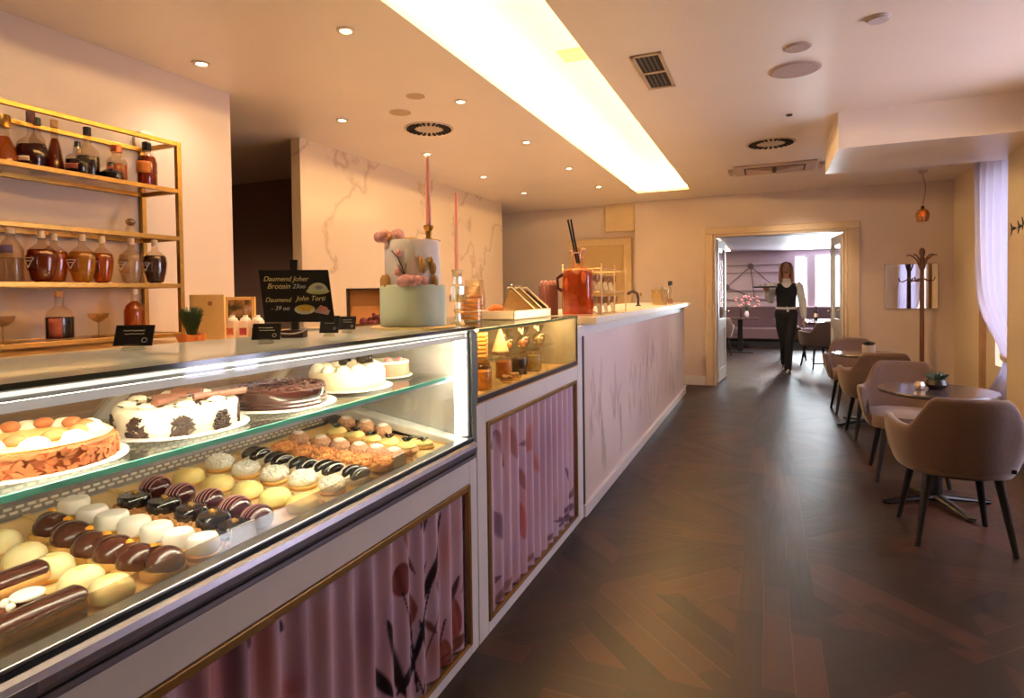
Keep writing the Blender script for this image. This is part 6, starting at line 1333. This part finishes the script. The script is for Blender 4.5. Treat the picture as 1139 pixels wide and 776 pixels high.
def vf(u, w):
    a = 2*PI*u; z = 1.03+.405*w
    rows = [(1.03, .152, .112, 0), (1.10, .140, .106, 0), (1.22, .152, .118, -.005), (1.31, .164, .123, -.012), (1.38, .166, .106, 0), (1.435, .148, .090, 0)]
    # neckline and arm holes dip
    fr = max(0, -math.sin(a)); zt = 1.435-.035*max(0, fr-.80)/.20; 
    sd_ = abs(math.cos(a)); zt -= .10*sstep(.86, 1.0, sd_); z = 1.03-.035*max(0, fr-.9)/.1+(zt-1.03)*w
    for i in range(len(rows)-1):
        if rows[i][0] <= z <= rows[i+1][0] or i == len(rows)-2:
            k = max(0, min(1, (z-rows[i][0])/(rows[i+1][0]-rows[i][0]))) if z >= rows[0][0] else 0; r = [rows[i][j]+(rows[i+1][j]-rows[i][j])*k for j in range(4)]
            if z <= rows[i+1][0]: break
    return (r[1]*math.cos(a), r[3]+r[2]*math.sin(a), z)
v.grid(96, 24, vf, loop=True); o = v.build('vest', VEST, wt, smooth='all'); o.modifiers.new('s', 'SOLIDIFY').thickness = .008
m = MB()
for i in range(4): m.ball((0, -.121+.012*(i == 0)-.006*(i == 2), 1.08+.055*i), .007, .004, .007, 8, 5)
m.build('vest_button', M('button_dark', (60, 54, 54), .3), wt, smooth=True)
m = MB(); m.tube([(.152*math.cos(a*PI/16), .108*math.sin(a*PI/16), 1.040-.008*math.sin(-a*PI/16)) for a in range(33)], [(.006, .020)]*33, 8, ref=(1, 0, 0)); m.ball((0, -.118, 1.04), .022, .012, .020, 10, 7).tube([(0, -.120, 1.04), (.02, -.128, .98)], [(.012, .004), (.016, .004)], 6); m.build('apron_band', SHIRT, wt, smooth=True)
tr_ = MB(); col(tr_, [(.82, .13, .10), (.88, .170, .115), (.96, .178, .120), (1.03, .150, .106), (1.055, .142, .102)])
for L_ in LEGS: tr_.tube(L_+[(L_[-1][0], L_[-1][1]+.005, L_[-1][2]-.060)], [.100, .088, .062, .062, .054, .050], 16)
meshed(tr_, 'trousers', TROU, wt, .009, 4)
for s, L_ in enumerate(LEGS):
    f = Vector(L_[-1]); m = MB()
    if s == 0:
        m.tube([f+Vector((0, .035, -.045)), f+Vector((0, -.03, -.060)), f+Vector((0, -.10, -.080)), f+Vector((0, -.15, -.084)), f+Vector((0, -.185, -.090))], [(.032, .040), (.036, .036), (.040, .022), (.034, .017), (.012, .010)], 14, ref=X1); m.tube([f+Vector((0, .035, -.06)), f+Vector((0, .038, -.099))], [.020, .010], 10)
    else:
        m.tube([f+Vector((0, .045, -.02)), f+Vector((0, -.01, -.075)), f+Vector((0, -.07, -.128)), f+Vector((0, -.115, -.138)), f+Vector((0, -.145, -.145))], [(.032, .040), (.036, .036), (.040, .022), (.034, .018), (.012, .010)], 14, ref=X1); m.tube([f+Vector((0, .05, -.03)), f+Vector((0, .075, -.085))], [.020, .010], 10)
    m.build('shoe', M('shoe_black', (18, 16, 16), .25, coat=.3), wt, smooth=True)
# her tray with two cups (world position of the palm)
W0 = Vector(wt.location); RZ = Matrix.Rotation(.05, 3, 'Z')
tp_ = W0+RZ @ Vector((-.325, -.29, 1.368))
t = thing('round_tray', tp_, 'round dark serving tray carried on the raised hand of the waitress', 'tray')
MB().lathe([(0, 0), (.165, 0), (.175, .006), (.178, .018), (.172, .018), (.165, .006), (0, .005)], seg=40).build('tray_body', M('tray_dark', (40, 30, 28), .35, vary=.1), t, smooth=True); MB().lathe([(.172, .018), (.178, .018), (.178, .021), (.172, .021)], seg=40).build('rim', M('tray_rim', (70, 56, 48), .3, .6), t, smooth=True)
for i, (x, y) in enumerate(((-.05, -.02), (.045, .03))):
    k = thing('coffee_cup', tp_+Vector((x, y, .0055)), 'white cup on the carried tray, %s' % ('outer one' if i == 0 else 'one nearer her shoulder'), 'cup')
    MB().lathe([(0, 0), (.035, .001), (.052, .008), (.050, .010), (.03, .004), (0, .004)], seg=22).build('saucer', PLATE, k, smooth=True)
    c = MB().lathe([(.018, .005), (.03, .02), (.036, .055), (.034, .055), (.028, .022), (0, .012)], seg=20); c.tube([(.033, 0, .045), (.052, 0, .045), (.054, 0, .03), (.031, 0, .022)], .004, 6); c.build('cup_body', PLATE, k, smooth=True)
    MB().box(.02, -.04, .011, .034, .03, .013).build('spoon', STEEL, k, bevel=.003)
# ================================================================== RENDER LOOK
S.view_settings.view_transform = 'Standard'; S.view_settings.look = 'None'; S.view_settings.gamma = 1; S.view_settings.exposure = 0.85
S.view_settings.use_curve_mapping = False
cy_ = S.cycles
cy_.use_denoising = True; cy_.max_bounces = 10; cy_.diffuse_bounces = 5; cy_.glossy_bounces = 4; cy_.transmission_bounces = 6; cy_.transparent_max_bounces = 24
cy_.sample_clamp_indirect = 6; cy_.caustics_reflective = False; cy_.caustics_refractive = False
